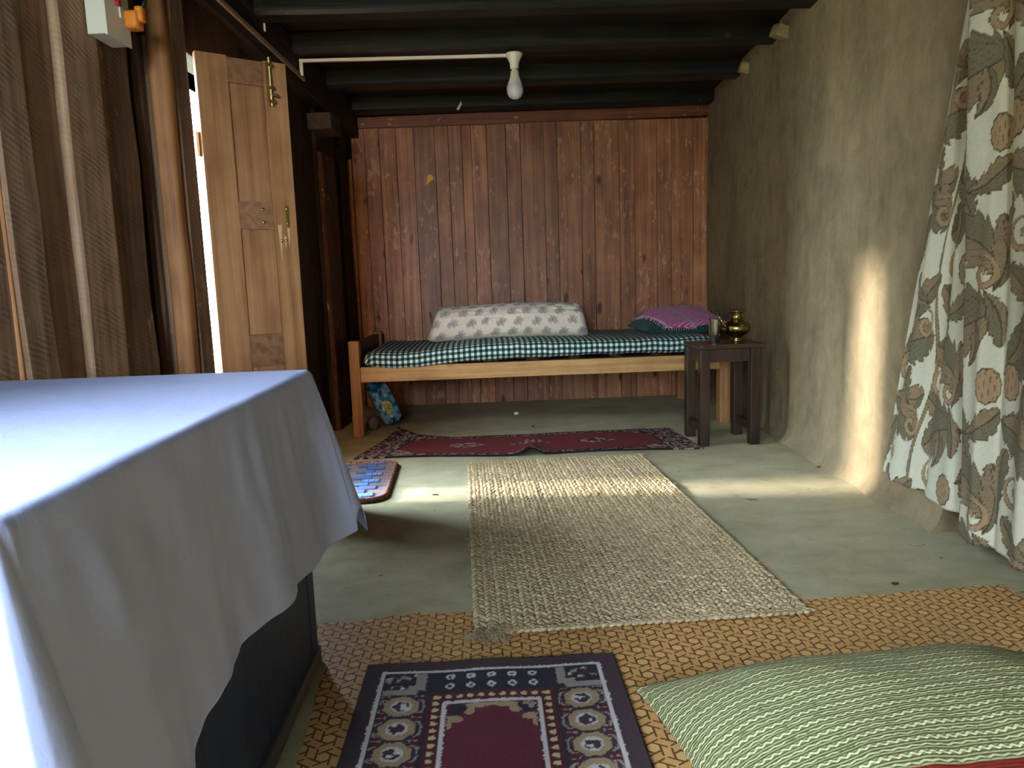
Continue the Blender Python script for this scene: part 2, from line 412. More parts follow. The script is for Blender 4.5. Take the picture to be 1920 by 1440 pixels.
m = Mat('braided_straw', 0.85, 0.12); o = m.coord(); r = m.rnd()
o = m.vm(o, 'ADD', m.vec(r * 13.0, r * 7.0, 0.0))
n1 = m.noise(o, 55.0, 3, 0.7); n2 = m.noise(m.vm(o, 'MULTIPLY', (60.0, 260.0, 60.0)), 1.0, 3, 0.7); n3 = m.noise(o, 6.0, 2)
c = m.ramp(n1 * 0.45 + n2 * 0.4 + n3 * 0.15, [(0.30, (120, 98, 70)), (0.5, (176, 154, 118)), (0.70, (214, 198, 164))])
m.base(c); m.bump(n2, 0.6, 0.003); M_JUTE = m.mat
M_JUTED = plastic('straw_backing', (84, 68, 48), 0.9, 0.3)

# ------------------------------------------------------------------ the setting
XB, YB = -0.86, 4.90
def wall_left_x(Y): return -0.86 + 0.058 * (Y - 4.9)
def wall_right_x(Y): return 1.42 + 0.055 * (Y - 2.5)

gr = MB().box((0, 2, -0.10), (60, 60, 0.16)).build('ground', M_FLOOR); tag(gr, 'packed earth ground around the house', kind='structure')
ow = MB().box((-4.0, -3.15, 1.35), (0.3, 10.5, 2.75), 0.02).build('wall_sun_block', M_MUD); tag(ow, 'unseen mud wall added outside the window to block the sun', kind='structure')  # unseen wall, added to keep the sun out of the left window
fl = MB().box((0.22, 1.45, -0.01), (3.6, 7.4, 0.02)).build('floor', M_FLOOR); tag(fl, 'grey-green smoothed clay floor', kind='structure')

# right wall: hand-plastered mud, rounded foot, with an opening behind the curtains
def right_wall():
    mb = MB()
    def patch(y0, y1, z0, z1, ny, nz):
        ys = np.linspace(y0, y1, ny); zs = np.linspace(z0, z1, nz) if z0 > 0.01 else np.concatenate([np.linspace(0, 0.14, 8), np.linspace(0.2, z1, nz)])
        v = []; nzz = len(zs)
        for y in ys:
            for z in zs:
                x = wall_right_x(y) + 0.010 * (mnoise.noise(Vector((y * 1.6, z * 1.3, 3.1)))) + 0.004 * mnoise.noise(Vector((y * 6, z * 5, 1.1)))
                x -= 0.055 * math.exp(-z / 0.035) * (0.8 + 0.5 * mnoise.noise(Vector((y * 4, 0, 7))))
                v.append((x, y, z))
        mb.add(v, [q[::-1] for q in grid_faces(ny, nzz).tolist()])
    patch(2.06, 5.0, 0, 2.10, 60, 34)
    patch(-2.15, 0.85, 0, 2.10, 40, 24)
    patch(0.85, 2.06, 1.72, 2.10, 24, 8)
    xo = 1.80
    def front_x(y, z):
        x = wall_right_x(y) + 0.010 * (mnoise.noise(Vector((y * 1.6, z * 1.3, 3.1)))) + 0.004 * mnoise.noise(Vector((y * 6, z * 5, 1.1)))
        return x - 0.055 * math.exp(-z / 0.035) * (0.8 + 0.5 * mnoise.noise(Vector((y * 4, 0, 7))))
    for y, flip in ((2.06, False), (0.85, True)):          # reveals of the opening follow the rounded foot of the wall
        zs = [0, .02, .04, .06, .08, .1, .12, .14] + np.linspace(0.2, 1.72, 14).tolist(); v = []
        for z in zs: v += [(front_x(y, z), y, z), (xo, y, z)]
        f = [(2 * i, 2 * i + 1, 2 * i + 3, 2 * i + 2) for i in range(len(zs) - 1)]
        mb.add(v, [q[::-1] for q in f] if flip else f)
    mb.add([(xo, 0.85, 0), (xo, 2.06, 0), (xo, 2.06, 1.72), (xo, 0.85, 1.72)], [(3, 2, 1, 0)])
    mb.add([(1.33, 0.85, 1.72), (xo, 0.85, 1.72), (xo, 2.06, 1.72), (1.40, 2.06, 1.72)], [(0, 1, 2, 3)])
    mb.add([(1.30, -2.15, 0), (1.95, -2.15, 0), (1.95, 5.1, 0), (1.95, 5.1, 2.1), (1.95, -2.15, 2.1), (1.36, 5.1, 0), (1.1, -2.15, 2.1), (1.56, 5.1, 2.1)],
           [(1, 2, 3, 4), (4, 3, 7, 6)])
    w = mb.build('wall_right', M_MUD, smooth=True); return tag(w, 'tan mud-plastered wall with trowel marks', kind='structure')
right_wall()

# back wall of red stained boards
wb = MB().box((0.35, 4.96, 1.0), (2.9, 0.06, 2.2)).build('wall_back', M_SAWNDARK); tag(wb, 'wall of reddish brown vertical boards', kind='structure')
JX = [-0.836, -0.75, -0.653, -0.541, -0.424, -0.284, -0.194, -0.104, -0.041, 0.06, 0.189, 0.286, 0.441, 0.531, 0.691, 0.78, 0.95, 1.056, 1.207, 1.305, 1.456, 1.575]
for i in range(len(JX) - 1):
    w = JX[i + 1] - JX[i] - 0.002
    v, f = plank_geo(w, 0.022, 1.875, 4, 0.0008, 0.0022, i)
    p = obj('plank', v, f, M_REDWOOD, wb, loc=(JX[i + 1] - 0.002, 4.93 - random.choice((0, .001, .003)), 0), rot=(0, 0, math.radians(180) + math.radians(90)))
    p.rotation_euler = (0, 0, -math.pi / 2); p.location = (JX[i] + 0.002, 4.93 - random.choice((0, .001, .003)), 0)
v, f = plank_geo(0.075, 0.03, 2.44, 8, 0.003, 0.005, 77)
tr = obj('top_rail', [(z, -x, y) for x, y, z in v], [q[::-1] for q in f], wood('red_rail', (70, 34, 20), (116, 60, 36), (150, 86, 54), 0, 0.5, 0.35, flakes=0.5), wb, loc=(-0.84, 4.925, 1.858)); tr.rotation_euler = (0, -0.012, 0)
v, f = plank_geo(0.06, 0.03, 1.66, 4, 0.002, 0.004, 78)
e = obj('edge_plank', v, f, M_REDWOOD, wb, loc=(-0.897, 4.91, 0), rot=(0, 0, -math.pi / 2))

# left wall of rough sawn planks, posts, doorway and window
LW_ROT = -math.atan(0.058)
lw = bpy.data.objects.new('wall_left', None); COL.objects.link(lw); lw.location = (wall_left_x(0), 0, 0); lw.rotation_euler = (0, 0, LW_ROT)
tag(lw, 'wall of rough upright sawn planks darkened by smoke', kind='structure')
bk = MB()
def backing(y0, y1, z0, z1): bk.box((-0.09, (y0 + y1) / 2, (z0 + z1) / 2), (0.10, y1 - y0, z1 - z0))
backing(-2.15, WIN_Y0, 0, 2.1); backing(WIN_Y0, WIN_Y1, 0, WIN_Z0); backing(WIN_Y0, WIN_Y1, WIN_Z1, 2.1); backing(WIN_Y1, 2.46, 0, 2.1); backing(2.46, 3.07, 1.60, 2.1); backing(3.07, 5.0, 0, 2.1)
bk.build('backing_boards', M_SAWNDARK, lw)
# (y0, y1, proud offset, material, top)
LP = [(0.422, 0.60, .0, M_SAWN, 1.82), (0.602, 0.84, .0, M_SAWN, 1.82), (0.842, 1.10, .0, M_SAWN, 1.82), (1.102, 1.30, .0, M_SAWN, 1.82), (1.302, 1.50, .0, M_SAWNB, 1.82),
      (1.502, 1.650, -.004, M_SAWN, 1.82), (1.652, 1.762, .012, M_SAWN, 1.82), (1.755, 1.905, -.014, M_SAWN, 1.82), (1.888, 2.055, .012, M_SAWN, 1.82), (2.058, 2.235, .002, M_SAWNB, 1.80),
      (2.22, 2.36, -.034, M_SAWNDARK, 1.82), (2.325, 2.44, -.012, M_SAWNB, 1.80)]
# a brown plank stock for the odd boards
for i, (y0, y1, off, mt, top) in enumerate(LP):
    v, f = plank_geo(y1 - y0, 0.03, top, 9, 0.004, 0.006, 100 + i)
    obj('plank', v, f, mt, lw, loc=(off - 0.03, y0, 0), rot=(random.uniform(-.004, .004), random.uniform(-.004, .004), random.uniform(-.008, .008)))
v, f = plank_geo(0.014, 0.022, 1.80, 8, 0.002, 0.003, 140)
obj('lit_plank_edge', v, f, M_POST, lw, loc=(-0.018, 1.640, 0), rot=(0.0, 0, 0))  # pale strip painting in the lit edge of the neighbouring plank
# low planks under and above the window, planks towards the camera
for i, y0 in enumerate(np.arange(-2.1, 0.30, 0.2290)):
    y1 = y0 + 0.227
    if y1 <= WIN_Y0 + 0.05: rng = [(0, 1.82)]
    else: rng = [(0, WIN_Z0), (WIN_Z1, 1.82)]
    for (z0, z1) in rng:
        v, f = plank_geo(0.227, 0.03, z1 - z0, 3, 0.003, 0.005, 160 + i)
        obj('plank', v, f, M_SAWN, lw, loc=(-0.03, y0, z0))
# sooty planks beyond the door
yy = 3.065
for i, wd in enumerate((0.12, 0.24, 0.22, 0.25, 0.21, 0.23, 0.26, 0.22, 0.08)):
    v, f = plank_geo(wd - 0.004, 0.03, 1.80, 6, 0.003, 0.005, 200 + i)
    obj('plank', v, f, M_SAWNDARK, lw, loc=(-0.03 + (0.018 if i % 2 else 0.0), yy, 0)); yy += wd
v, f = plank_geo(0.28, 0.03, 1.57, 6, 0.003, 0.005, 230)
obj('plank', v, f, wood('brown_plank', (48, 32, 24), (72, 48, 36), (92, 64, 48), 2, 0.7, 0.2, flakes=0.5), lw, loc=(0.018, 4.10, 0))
# posts of the doorway
v, f = plank_geo(0.062, 0.055, 1.70, 10, 0.003, 0.016, 239); obj('post', v, f, M_POST, lw, True, loc=(0.030, 2.284, 0))
v, f = plank_geo(0.098, 0.10, 1.80, 8, 0.002, 0.006, 240); obj('door_jamb', v, f, M_SAWNB, lw, loc=(-0.015, 2.350, 0))
v, f = plank_geo(0.075, 0.12, 1.80, 8, 0.002, 0.006, 240); obj('door_jamb', v, f, M_SAWNB, lw, loc=(-0.14, 2.440, 0))  # unseen outer board, added to stop sun leaking through the hinge gap
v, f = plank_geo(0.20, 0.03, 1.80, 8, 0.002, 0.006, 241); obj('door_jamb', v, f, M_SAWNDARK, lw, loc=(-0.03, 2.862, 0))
MB().box((-0.045, 2.66, 1.70), (0.19, 0.66, 0.20), 0.006).build('door_lintel', M_SAWNDARK, lw)
MB().box((-0.07, 2.655, 0.02), (0.14, 0.40, 0.04), 0.008).build('threshold', M_SAWNDARK, lw)
# wall plate under the ceiling, block under it
MB().box((0.02, 1.45, 1.865), (0.12, 7.1, 0.13), 0.008).build('wall_plate', M_SOOTY, lw)
MB().box((0.03, 3.0, 1.965), (0.10, 4.0, 0.075), 0.01).build('upper_plate', M_SOOTY, lw)
MB().box((0.065, 4.13, 1.715), (0.13, 0.22, 0.085), 0.008).build('bracket_block', wood('block_wood', (46, 36, 28), (66, 52, 40), (84, 68, 54), 1, 0.7, 0.2), lw)
# window joinery beside the camera
wf = bpy.data.objects.new('window_1', None); COL.objects.link(wf); wf.location = (wall_left_x(0), 0, 0); wf.rotation_euler = (0, 0, LW_ROT)
tag(wf, 'open wooden window beside the table', kind='structure')
for (c, d) in (((-0.07, WIN_Y0 - 0.02, (WIN_Z0 + WIN_Z1) / 2), (0.12, 0.05, WIN_Z1 - WIN_Z0 + 0.1)), ((-0.07, WIN_Y1 + 0.02, (WIN_Z0 + WIN_Z1) / 2), (0.12, 0.05, WIN_Z1 - WIN_Z0 + 0.1)),
               ((-0.07, (WIN_Y0 + WIN_Y1) / 2, WIN_Z0 - 0.02), (0.14, WIN_Y1 - WIN_Y0, 0.05)), ((-0.07, (WIN_Y0 + WIN_Y1) / 2, WIN_Z1 + 0.02), (0.12, WIN_Y1 - WIN_Y0, 0.05))):
    MB().box(c, d, 0.004).build('window_frame', M_FRAMEW, wf)
for y in (WIN_Y0 + 0.51, WIN_Y0 + 1.01): MB().box((-0.07, y, (WIN_Z0 + WIN_Z1) / 2), (0.05, 0.04, WIN_Z1 - WIN_Z0), 0.004).build('mullion', M_FRAMEW, wf)
# near wall behind the camera with a window
nw = MB()
def nwb(x0, x1, z0, z1): nw.box(((x0 + x1) / 2, -2.12, (z0 + z1) / 2), (x1 - x0, 0.10, z1 - z0))
nwb(-1.45, NW_X0, 0, 2.1); nwb(NW_X1, 1.9, 0, 2.1); nwb(NW_X0, NW_X1, 0, NW_Z0); nwb(NW_X0, NW_X1, NW_Z1, 2.1)
tag(nw.build('wall_front', M_MUD), 'mud wall behind the viewer with a window', kind='structure')
wf2 = bpy.data.objects.new('window_2', None); COL.objects.link(wf2); wf2.location = (0, -2.12, 0); tag(wf2, 'open window behind the viewer', kind='structure')
xm, zm = (NW_X0 + NW_X1) / 2, (NW_Z0 + NW_Z1) / 2
for (c, d) in (((NW_X0, 0, zm), (0.05, 0.12, NW_Z1 - NW_Z0)), ((NW_X1, 0, zm), (0.05, 0.12, NW_Z1 - NW_Z0)), ((xm, 0, NW_Z0), (NW_X1 - NW_X0, 0.12, 0.05)), ((xm, 0, NW_Z1), (NW_X1 - NW_X0, 0.12, 0.05)), ((xm, 0, zm), (0.04, 0.05, NW_Z1 - NW_Z0))):
    MB().box(c, d, 0.004).build('window_frame', M_FRAMEW, wf2)

# ceiling: smoked boards on sooty joists
ce = MB().box((0.3, 1.45, 2.075), (3.8, 7.4, 0.03)).build('ceiling', M_SOOTB); tag(ce, 'low ceiling of smoke-blackened boards on joists', kind='structure')
y = -2.1; i = 0
while y < 5.0:
    wd = 0.17 + 0.05 * random.random()
    v, f = plank_geo(wd - 0.004, 0.025, 3.1, 3, 0.002, 0.004, 300 + i)
    obj('board', [(z - 1.25, yv, xv) for xv, yv, z in v], [q[::-1] for q in f], M_SOOTB, ce, loc=(0, y, 2.022 + random.uniform(0, .008))); y += wd; i += 1
for i, yb in enumerate((-1.95, -1.45, -0.95, -0.4, 0.1, 0.62, 1.12, 1.62, 2.12, 2.62, 3.10, 3.58, 4.17, 4.76)):
    v, f = plank_geo(0.115, 0.105, 2.9, 10, 0.006, 0.014, 330 + i)
    obj('joist', [(z, yv, xv) for xv, yv, z in v], [q[::-1] for q in f], M_SOOT, ce, loc=(-1.14, yb, 1.925 + (0.004 if i % 2 else 0)), rot=(0, -0.008, 0))
for (xx, yv, zz, rz) in ((1.452, 3.49, 1.945, .2), (1.50, 4.07, 1.95, -.1)):
    MB().box((0, 0, 0), (0.07, 0.07, 0.055), 0.006, (0.2, 0.3, rz)).build('wedge', wood('pale_wedge%d' % (yv * 10), (110, 90, 62), (150, 126, 90), (176, 150, 112), 0, 0.8, 0.2), ce, loc=(xx, yv, zz))

# ------------------------------------------------------------------ door leaf standing ajar
DH = Vector((-0.912, 2.474, 0)); DF = Vector((-0.664, 2.636, 0)); dl = (DF - DH).length; da = math.atan2((DF - DH).y, (DF - DH).x)
door = bpy.data.objects.new('door_1', None); COL.objects.link(door); door.location = DH; door.rotation_euler = (0, 0.055, da)
door.rotation_euler = (0, 0, da)
tag(door, 'narrow panelled pine door leaf standing ajar', kind='structure')
DT = 1.590; a1, a2 = 0.100, 0.216
def dpart(name, x0, x1, z0, z1, t, mt, y=0.0, bev=0.003):
    return MB().box(((x0 + x1) / 2, y, (z0 + z1) / 2), (x1 - x0, t, z1 - z0), bev).build(name, mt, door)
dpart('stile', 0, a1, 0.03, DT, 0.032, M_DOOR); dpart('stile', a2, dl, 0.03, DT, 0.032, M_DOOR)
for z0, z1 in ((1.505, DT - 0.004), (1.024, 1.118), (0.545, 0.66), (0.035, 0.17)): dpart('rail', a1, a2, z0, z1, 0.028, M_DOORX, 0.001, 0.002)
for z0, z1 in ((1.118, 1.505), (0.66, 1.024), (0.17, 0.545)): dpart('panel', a1, a2, z0, z1, 0.014, M_DOOR, 0.001, 0.002)
YF_ = -0.018
tb = MB().box((0.236, YF_, 1.515), (0.020, 0.004, 0.150), 0.001).build('tower_bolt', M_GILT, door)
MB().tube([(0.236, YF_ - 0.008, 1.44), (0.236, YF_ - 0.008, 1.60)], 0.005, 8).build('bolt_rod', M_GILT, tb)
MB().tube([(0.236, YF_ - 0.008, 1.480), (0.256, YF_ - 0.022, 1.474)], 0.005, 8).build('bolt_knob', M_GILT, tb)
for z in (1.455, 1.50, 1.575): MB().box((0.236, YF_ - 0.007, z), (0.024, 0.014, 0.012), 0.002).build('bolt_loop', M_GILT, tb)
hp = MB().box((0.262, YF_, 1.070), (0.014, 0.004, 0.072), 0.001).build('hasp_plate', M_GILT, door)
def screw(x, z, r=0.006, par=door):
    MB().lathe([(r, 0), (r * 0.95, 0.0025), (r * 0.5, 0.0045), (0.0004, 0.005)], n=10).build('screw', M_GILT, par, True, loc=(x, YF_ + 0.002, z), rot=(math.pi / 2, 0, 0))
for x, z in ((0.262, 1.096), (0.262, 1.046), (0.238, 0.985), (0.253, 0.985)): screw(x, z)
for x, z in ((0.178, 1.092), (0.178, 1.048)): screw(x, z)
M_RAW = wood('raw_split_pine', (180, 140, 90), (208, 172, 120), (226, 194, 146), 2, 0.7, 0.2)
for (x, z0, z1, w) in ((0.234, 1.04, 0.915, 0.007), (0.264, 1.03, 0.965, 0.005), (0.251, 1.00, 0.955, 0.004)):
    obj('split_mark', [(x - w, YF_ + 0.001, z0), (x + w, YF_ + 0.001, z0), (x, YF_ + 0.001, z1), (x - w, YF_ + 0.004, z0), (x + w, YF_ + 0.004, z0), (x, YF_ + 0.004, z1)], [(0, 2, 1), (3, 4, 5), (0, 1, 4, 3), (1, 2, 5, 4), (2, 0, 3, 5)], M_RAW, door)
for z in (0.35, 1.30):
    MB().tube([(-0.006, 0.012, z - 0.04), (-0.006, 0.012, z + 0.04)], 0.006, 8).build('hinge', M_GILT, door)

# ------------------------------------------------------------------ bed
YFB = 3.873
bed = thing('wooden_bed', 'plain pine single bed against the red board wall', 'bed', (0.32, YFB + 0.46, 0))
def bp(name, x0, x1, y0, y1, z0, z1, mt, bev=0.004):
    return MB().box(((x0 + x1) / 2 - 0.32, (y0 + y1) / 2 - YFB - 0.46, (z0 + z1) / 2), (x1 - x0, y1 - y0, z1 - z0), bev).build(name, mt, bed)
bp('leg', -0.742, -0.686, YFB, YFB + 0.07, 0, 0.53, M_PINEV); bp('leg', 1.304, 1.362, YFB, YFB + 0.07, 0, 0.455, M_PINEV)
bp('leg', -0.742, -0.686, 4.74, 4.80, 0, 0.53, M_PINEV); bp('leg', 1.304, 1.362, 4.74, 4.80, 0, 0.455, M_PINEV)
bp('front_rail', -0.686, 1.304, YFB + 0.012, YFB + 0.048, 0.302, 0.386, M_PINE)
bp('back_rail', -0.686, 1.304, 4.75, 4.785, 0.302, 0.386, M_PINE)
bp('head_board', -0.736, -0.700, YFB + 0.07, 4.74, 0.38, 0.515, M_PINED); bp('side_rail', -0.736, -0.700, YFB + 0.07, 4.74, 0.28, 0.37, M_PINED)
bp('foot_board', 1.310, 1.345, YFB + 0.07, 4.74, 0.30, 0.42, M_PINED)
for k in range(8): bp('slat', -0.66 + k * 0.245, -0.50 + k * 0.245, YFB + 0.05, 4.75, 0.362, 0.380, M_PINED, 0.002)

def cushion(name, hx, hy, hz, mat, nx=60, ny=40, px=4.0, pinch=0.06, ez=0.5, loc=(0, 0, 0), rot=(0, 0, 0), wrinkle=0.0, seed=0, colfn=None, parent=None, lumps=0.0, flat=0.35, wedge=0.0, roundc=0.0):
    """closed stuffed pad: top and bottom sheets over the same outline"""
    u = np.sin(np.linspace(-math.pi / 2, math.pi / 2, nx)); v = np.sin(np.linspace(-math.pi / 2, math.pi / 2, ny))
    U, V = np.meshgrid(u, v, indexing='ij')
    X = hx * U * (1 - pinch * (1 - V ** 2)); Y = hy * V * (1 - pinch * (1 - U ** 2))
    X, Y = X * np.sqrt(1 - roundc * V ** 2), Y * np.sqrt(1 - roundc * U ** 2)
    h = np.clip((1 - np.abs(U) ** px) * (1 - np.abs(V) ** px), 0, 1) ** ez
    wr = wrinkle * ((vnoise(X * 18 + seed, Y * 18, 1) - .5) + .5 * (vnoise(X * 45, Y * 45 + seed, 2) - .5)) * h ** 0.5
    lp = lumps * (vnoise(X * 5 + seed, Y * 5, 3) - .5)
    T = np.stack([X, Y, hz * h * (1 + lp) * (1 + wedge * V) + wr], -1); B = np.stack([X, Y, -hz * h * flat], -1)
    T[..., 2] += hz * flat; B[..., 2] += hz * flat
    n = nx * ny; f = grid_faces(nx, ny)
    verts = np.concatenate([T.reshape(-1, 3), B.reshape(-1, 3)]); F = f.tolist() + (f[:, ::-1] + n).tolist()
    # arc length UV, in metres
    def arc(P, ax):
        d = np.linalg.norm(np.diff(P, axis=ax), axis=2); z = np.zeros_like(P[..., 0])
        if ax == 0: z[1:] = np.cumsum(d, 0); z -= z[nx // 2][None, :]
        else: z[:, 1:] = np.cumsum(d, 1); z -= z[:, ny // 2][:, None]
        return z
    au, av = arc(T, 0), arc(T, 1)
    uv = np.stack([au, av], -1).reshape(-1, 2); uvb = np.stack([au, -av + 0.013], -1).reshape(-1, 2)
    col = None
    if colfn is not None: c1 = colfn(au, av).reshape(-1, 3); col = np.concatenate([c1, c1])
    o = obj(name, verts, F, mat, parent, True, loc, rot, np.concatenate([uv, uvb]), col)
    bm = bmesh.new(); bm.from_mesh(o.data); bmesh.ops.remove_doubles(bm, verts=bm.verts[:], dist=1e-5); bm.to_mesh(o.data); bm.free()
    o.data.polygons.foreach_set('use_smooth', [True] * len(o.data.polygons))
    return o

# mattress: rounded slab whose cover droops over the rail near the left end
def mattress():
    nx, nk = 180, 36
    xs = np.linspace(0, 1, nx); L, Wd = 1.955, 0.90
    ks = np.linspace(0, 2 * math.pi, nk, endpoint=False)
    V = []; UV = []
    for i, a in enumerate(xs):
        x = -0.665 + L * a
        e = min(a, 1 - a) * L; end = min(1.0, (e / 0.06)) ; end = math.sqrt(max(0.0, 1 - (1 - end) ** 2)) * 0.86 + 0.14
        hh = (0.050 + 0.004 * math.sin(x * 5 + 1)) * end
        zc = 0.442 + 0.006 * math.sin(x * 2.2 + .6) + (-0.018 * math.exp(-((x + 0.45) / 0.28) ** 2))
        hw = Wd / 2 * (0.965 + 0.035 * end)
        arc = 0; prev = None
        for k in ks:
            cx, sx = math.cos(k), math.sin(k)
            yy = hw * math.copysign(abs(cx) ** 0.22, cx); zz = hh * math.copysign(abs(sx) ** 0.55, sx)
            front = max(0.0, -cx)
            zz += -0.022 * front ** 3 * math.exp(-((x + 0.42) / 0.26) ** 2) * (1 if sx < 0.3 else 0.3)
            yy -= 0.012 * front ** 4 * (0.4 + math.exp(-((x + 0.42) / 0.3) ** 2))
            wob = 0.004 * (mnoise.noise(Vector((x * 9, yy * 6, zz * 20))) + 0.6 * mnoise.noise(Vector((x * 26, yy * 14, 3))))
            p = (x, 4.325 + yy, max(zc + zz + wob, 0.388 if abs(yy) < 0.38 else 0.36)); V.append(p)
            if prev is not None: arc += math.dist(p[1:], prev[1:])
            prev = p; UV.append((x, arc))
    F = []
    for i in range(nx - 1):
        for k in range(nk): F.append((i * nk + k, (i + 1) * nk + k, (i + 1) * nk + (k + 1) % nk, i * nk + (k + 1) % nk))
    F.append(tuple(range(nk))); F.append(tuple((nx - 1) * nk + k for k in range(nk - 1, -1, -1)))
    o = obj('mattress', V, F, M_GING, None, True, uv=np.array(UV))
    return tag(o, 'thin mattress in a dark green and white checked cover on the bed', 'mattress')
mattress()

CW = np.array(lin((214, 204, 186))); CPK = np.array(lin((176, 128, 128))); CGY = np.array(lin((138, 126, 122)))
def floral(u, v):
    c = np.broadcast_to(CW, u.shape + (3,)).copy()
    sx, sy = 0.104, 0.068
    row = np.floor(v / sy); uu = u / sx + 0.5 * np.mod(row, 2); colm = np.floor(uu)
    fx = (uu - colm - .5) * sx; fy = (v / sy - row - .5) * sy
    jx = (hash2(colm, row) - .5) * 0.02; jy = (hash2(row, colm, 2) - .5) * 0.012; x = (fx - jx) / 1.3; y = (fy - jy) / 1.3
    k = hash2(colm, row, 5)[..., None]
    def put(mk, a): c[mk] = (c * (1 - a) + (CPK * (1 - k) + CGY * k) * a)[mk]
    put(((x + .008) / .013) ** 2 + ((y + .004) / .014) ** 2 < 1, 0.75)
    for ang, ln in ((-10, .030), (25, .033), (60, .030), (95, .026), (-50, .026)):
        ca, sa = math.cos(math.radians(ang)), math.sin(math.radians(ang)); p = x * ca + y * sa; q = -x * sa + y * ca
        mk = (p > 0) & (p < ln) & (np.abs(q) < .0045 * np.sin(np.clip(p / ln, 0, 1) * math.pi) + .001)
        c[mk] = (c * .35 + CGY * .65)[mk]
    return c
def bolster():
    # a long rolled quilt: flattish base, rounded top, slumped ends
    nx, nk = 260, 150; V = []; A = np.zeros((nx, nk)); Uc = np.zeros((nx, nk)); P = np.zeros((nx, nk, 3))
    ks = np.linspace(0, 2 * math.pi, nk, endpoint=False)
    for i in range(nx):
        a = i / (nx - 1); x = -0.345 + 0.97 * a; e = min(a, 1 - a) * 0.97
        for j, k in enumerate(ks):
            c, s = math.cos(k), math.sin(k)
            y = 0.155 * math.copysign(abs(c) ** 0.75, c); z = 0.102 * math.copysign(abs(s) ** 0.62, s)
            taper = min(1.0, e / 0.055); taper = math.sqrt(max(0.0, 1 - (1 - taper) ** 2))
            up = (z + 0.102) / 0.204
            xx = x + (0.045 * up if a < 0.5 else -0.022 * up) * (1 if e < 0.25 else max(0, 1 - (e - 0.25) / 0.2))
            y *= 0.35 + 0.65 * taper; zc = z * (0.25 + 0.75 * taper) - 0.05 * (1 - taper)
            w = 0.006 * mnoise.noise(Vector((x * 11, j * .25, 1))) + 0.0035 * mnoise.noise(Vector((x * 38, j * .5, 9)))
            P[i, j] = (xx, 4.285 + y - w * 0.6 + 0.035 * up, 0.503 + 0.086 + zc + w * up + 0.006 * math.sin(x * 6 + .5))
            Uc[i, j] = x
    d = np.linalg.norm(np.diff(P[nx // 2], axis=0), axis=1); arc = np.concatenate([[0], np.cumsum(d)])
    A[:] = arc[None, :]
    c = floral(Uc, -A)
    f = []
    idx = np.arange(nx - 1)[:, None] * nk + np.arange(nk)[None, :]; idx2 = np.arange(nx - 1)[:, None] * nk + ((np.arange(nk) + 1) % nk)[None, :]
    f = np.stack([idx, idx + nk, idx2 + nk, idx2], -1).reshape(-1, 4).tolist()
    f.append(tuple(range(nk))); f.append(tuple((nx - 1) * nk + k for k in range(nk - 1, -1, -1)))
    o = obj('bolster', P.reshape(-1, 3), f, M_QUILT, None, True, col=c.reshape(-1, 3))
    return tag(o, 'long cream bolster printed with small pink flowers on the bed', 'bolster')
bolster()

gp = cushion('pillow', 0.255, 0.26, 0.100, M_GREENP, 40, 36, 3.0, 0.05, 0.6, (1.18, 4.31, 0.484), (0, 0.0, 0.0), 0.006, 3, wedge=0.55)
tag(gp, 'dark green pillow at the right end of the bed', 'pillow')
# pink scarf folded over the pillow, with fringe
def scarf():
    root = thing('scarf', 'pink and purple woven scarf folded over the green pillow', 'scarf', (1.19, 4.28, 0.56))
    nu, nv = 130, 110
    u = np.linspace(-1, 1, nu); v = np.linspace(-1, 1, nv); U, V = np.meshgrid(u, v, indexing='ij')
    def pil(x, y):      # pillow surface in scarf coordinates
        a, b = np.clip(np.abs(x + 0.01) / 0.255, 0, 1), np.clip(np.abs(y - 0.03) / 0.26, 0, 1)
        return 0.100 * ((1 - a ** 3) * (1 - b ** 3)) ** 0.6 * (1 + 0.55 * (y - 0.03) / 0.26) + 0.035 + 0.484 - 0.56
    X = 0.200 * U - 0.055 * V + 0.01; Y = 0.155 * V - 0.075 + 0.03 * U
    Z = pil(X, Y) + 0.017 + 0.010 * (vnoise(U * 3 + 7, V * 3) - .3) + 0.004 * (vnoise(U * 9, V * 9) - .5)
    base = np.array(lin((172, 70, 124))); alt = np.array(lin((206, 148, 178))); dk = np.array(lin((110, 40, 86))); st = np.array(lin((150, 132, 156)))
    ch = (np.sin(X * 380) * np.sin(Y * 380 + np.floor(X * 380 / math.pi) * math.pi / 2))
    C = np.where(ch[..., None] > 0.15, alt, base); C = np.where((ch[..., None] < -0.65), dk, C)
    s = np.abs(U + 0.22) < 0.055; C[s] = st
    e = np.abs(U) > 0.96; C[e] = alt * 0.9
    solid_sheet('scarf_cloth', np.stack([X, Y, Z], -1), M_PINK, root, 0.010, C)
    mb = MB(); cl = []
    for k in range(30):
        v_ = -1 + 2 * k / 29; x, y = -0.19 - 0.055 * v_, 0.155 * v_ - 0.105
        L = random.uniform(.016, .03); zz = float(pil(x, y)) + .013
        mb.tube([(x + .004, y, zz), (x - L * .5, y + random.uniform(-.006, .006), zz + .006), (x - L, y + random.uniform(-.01, .01), zz - .010)], [.0024, .002, .0012], 5)
    for k in range(12):
        u_ = -1 + 0.8 * k / 11; x, y = 0.20 * u_ + 0.065, -0.23 + 0.03 * u_; zz = float(pil(x, y)) + .011; L = random.uniform(.008, .016)
        mb.tube([(x, y + .004, zz), (x + random.uniform(-.004, .004), y - L * .5, zz - .004), (x, y - L, zz - .014)], [.0022, .002, .001], 5)
    fr = mb.build('fringe', fabric('scarf_fringe', (206, 158, 186)), root, True); tag(fr, kind='stuff')
scarf()

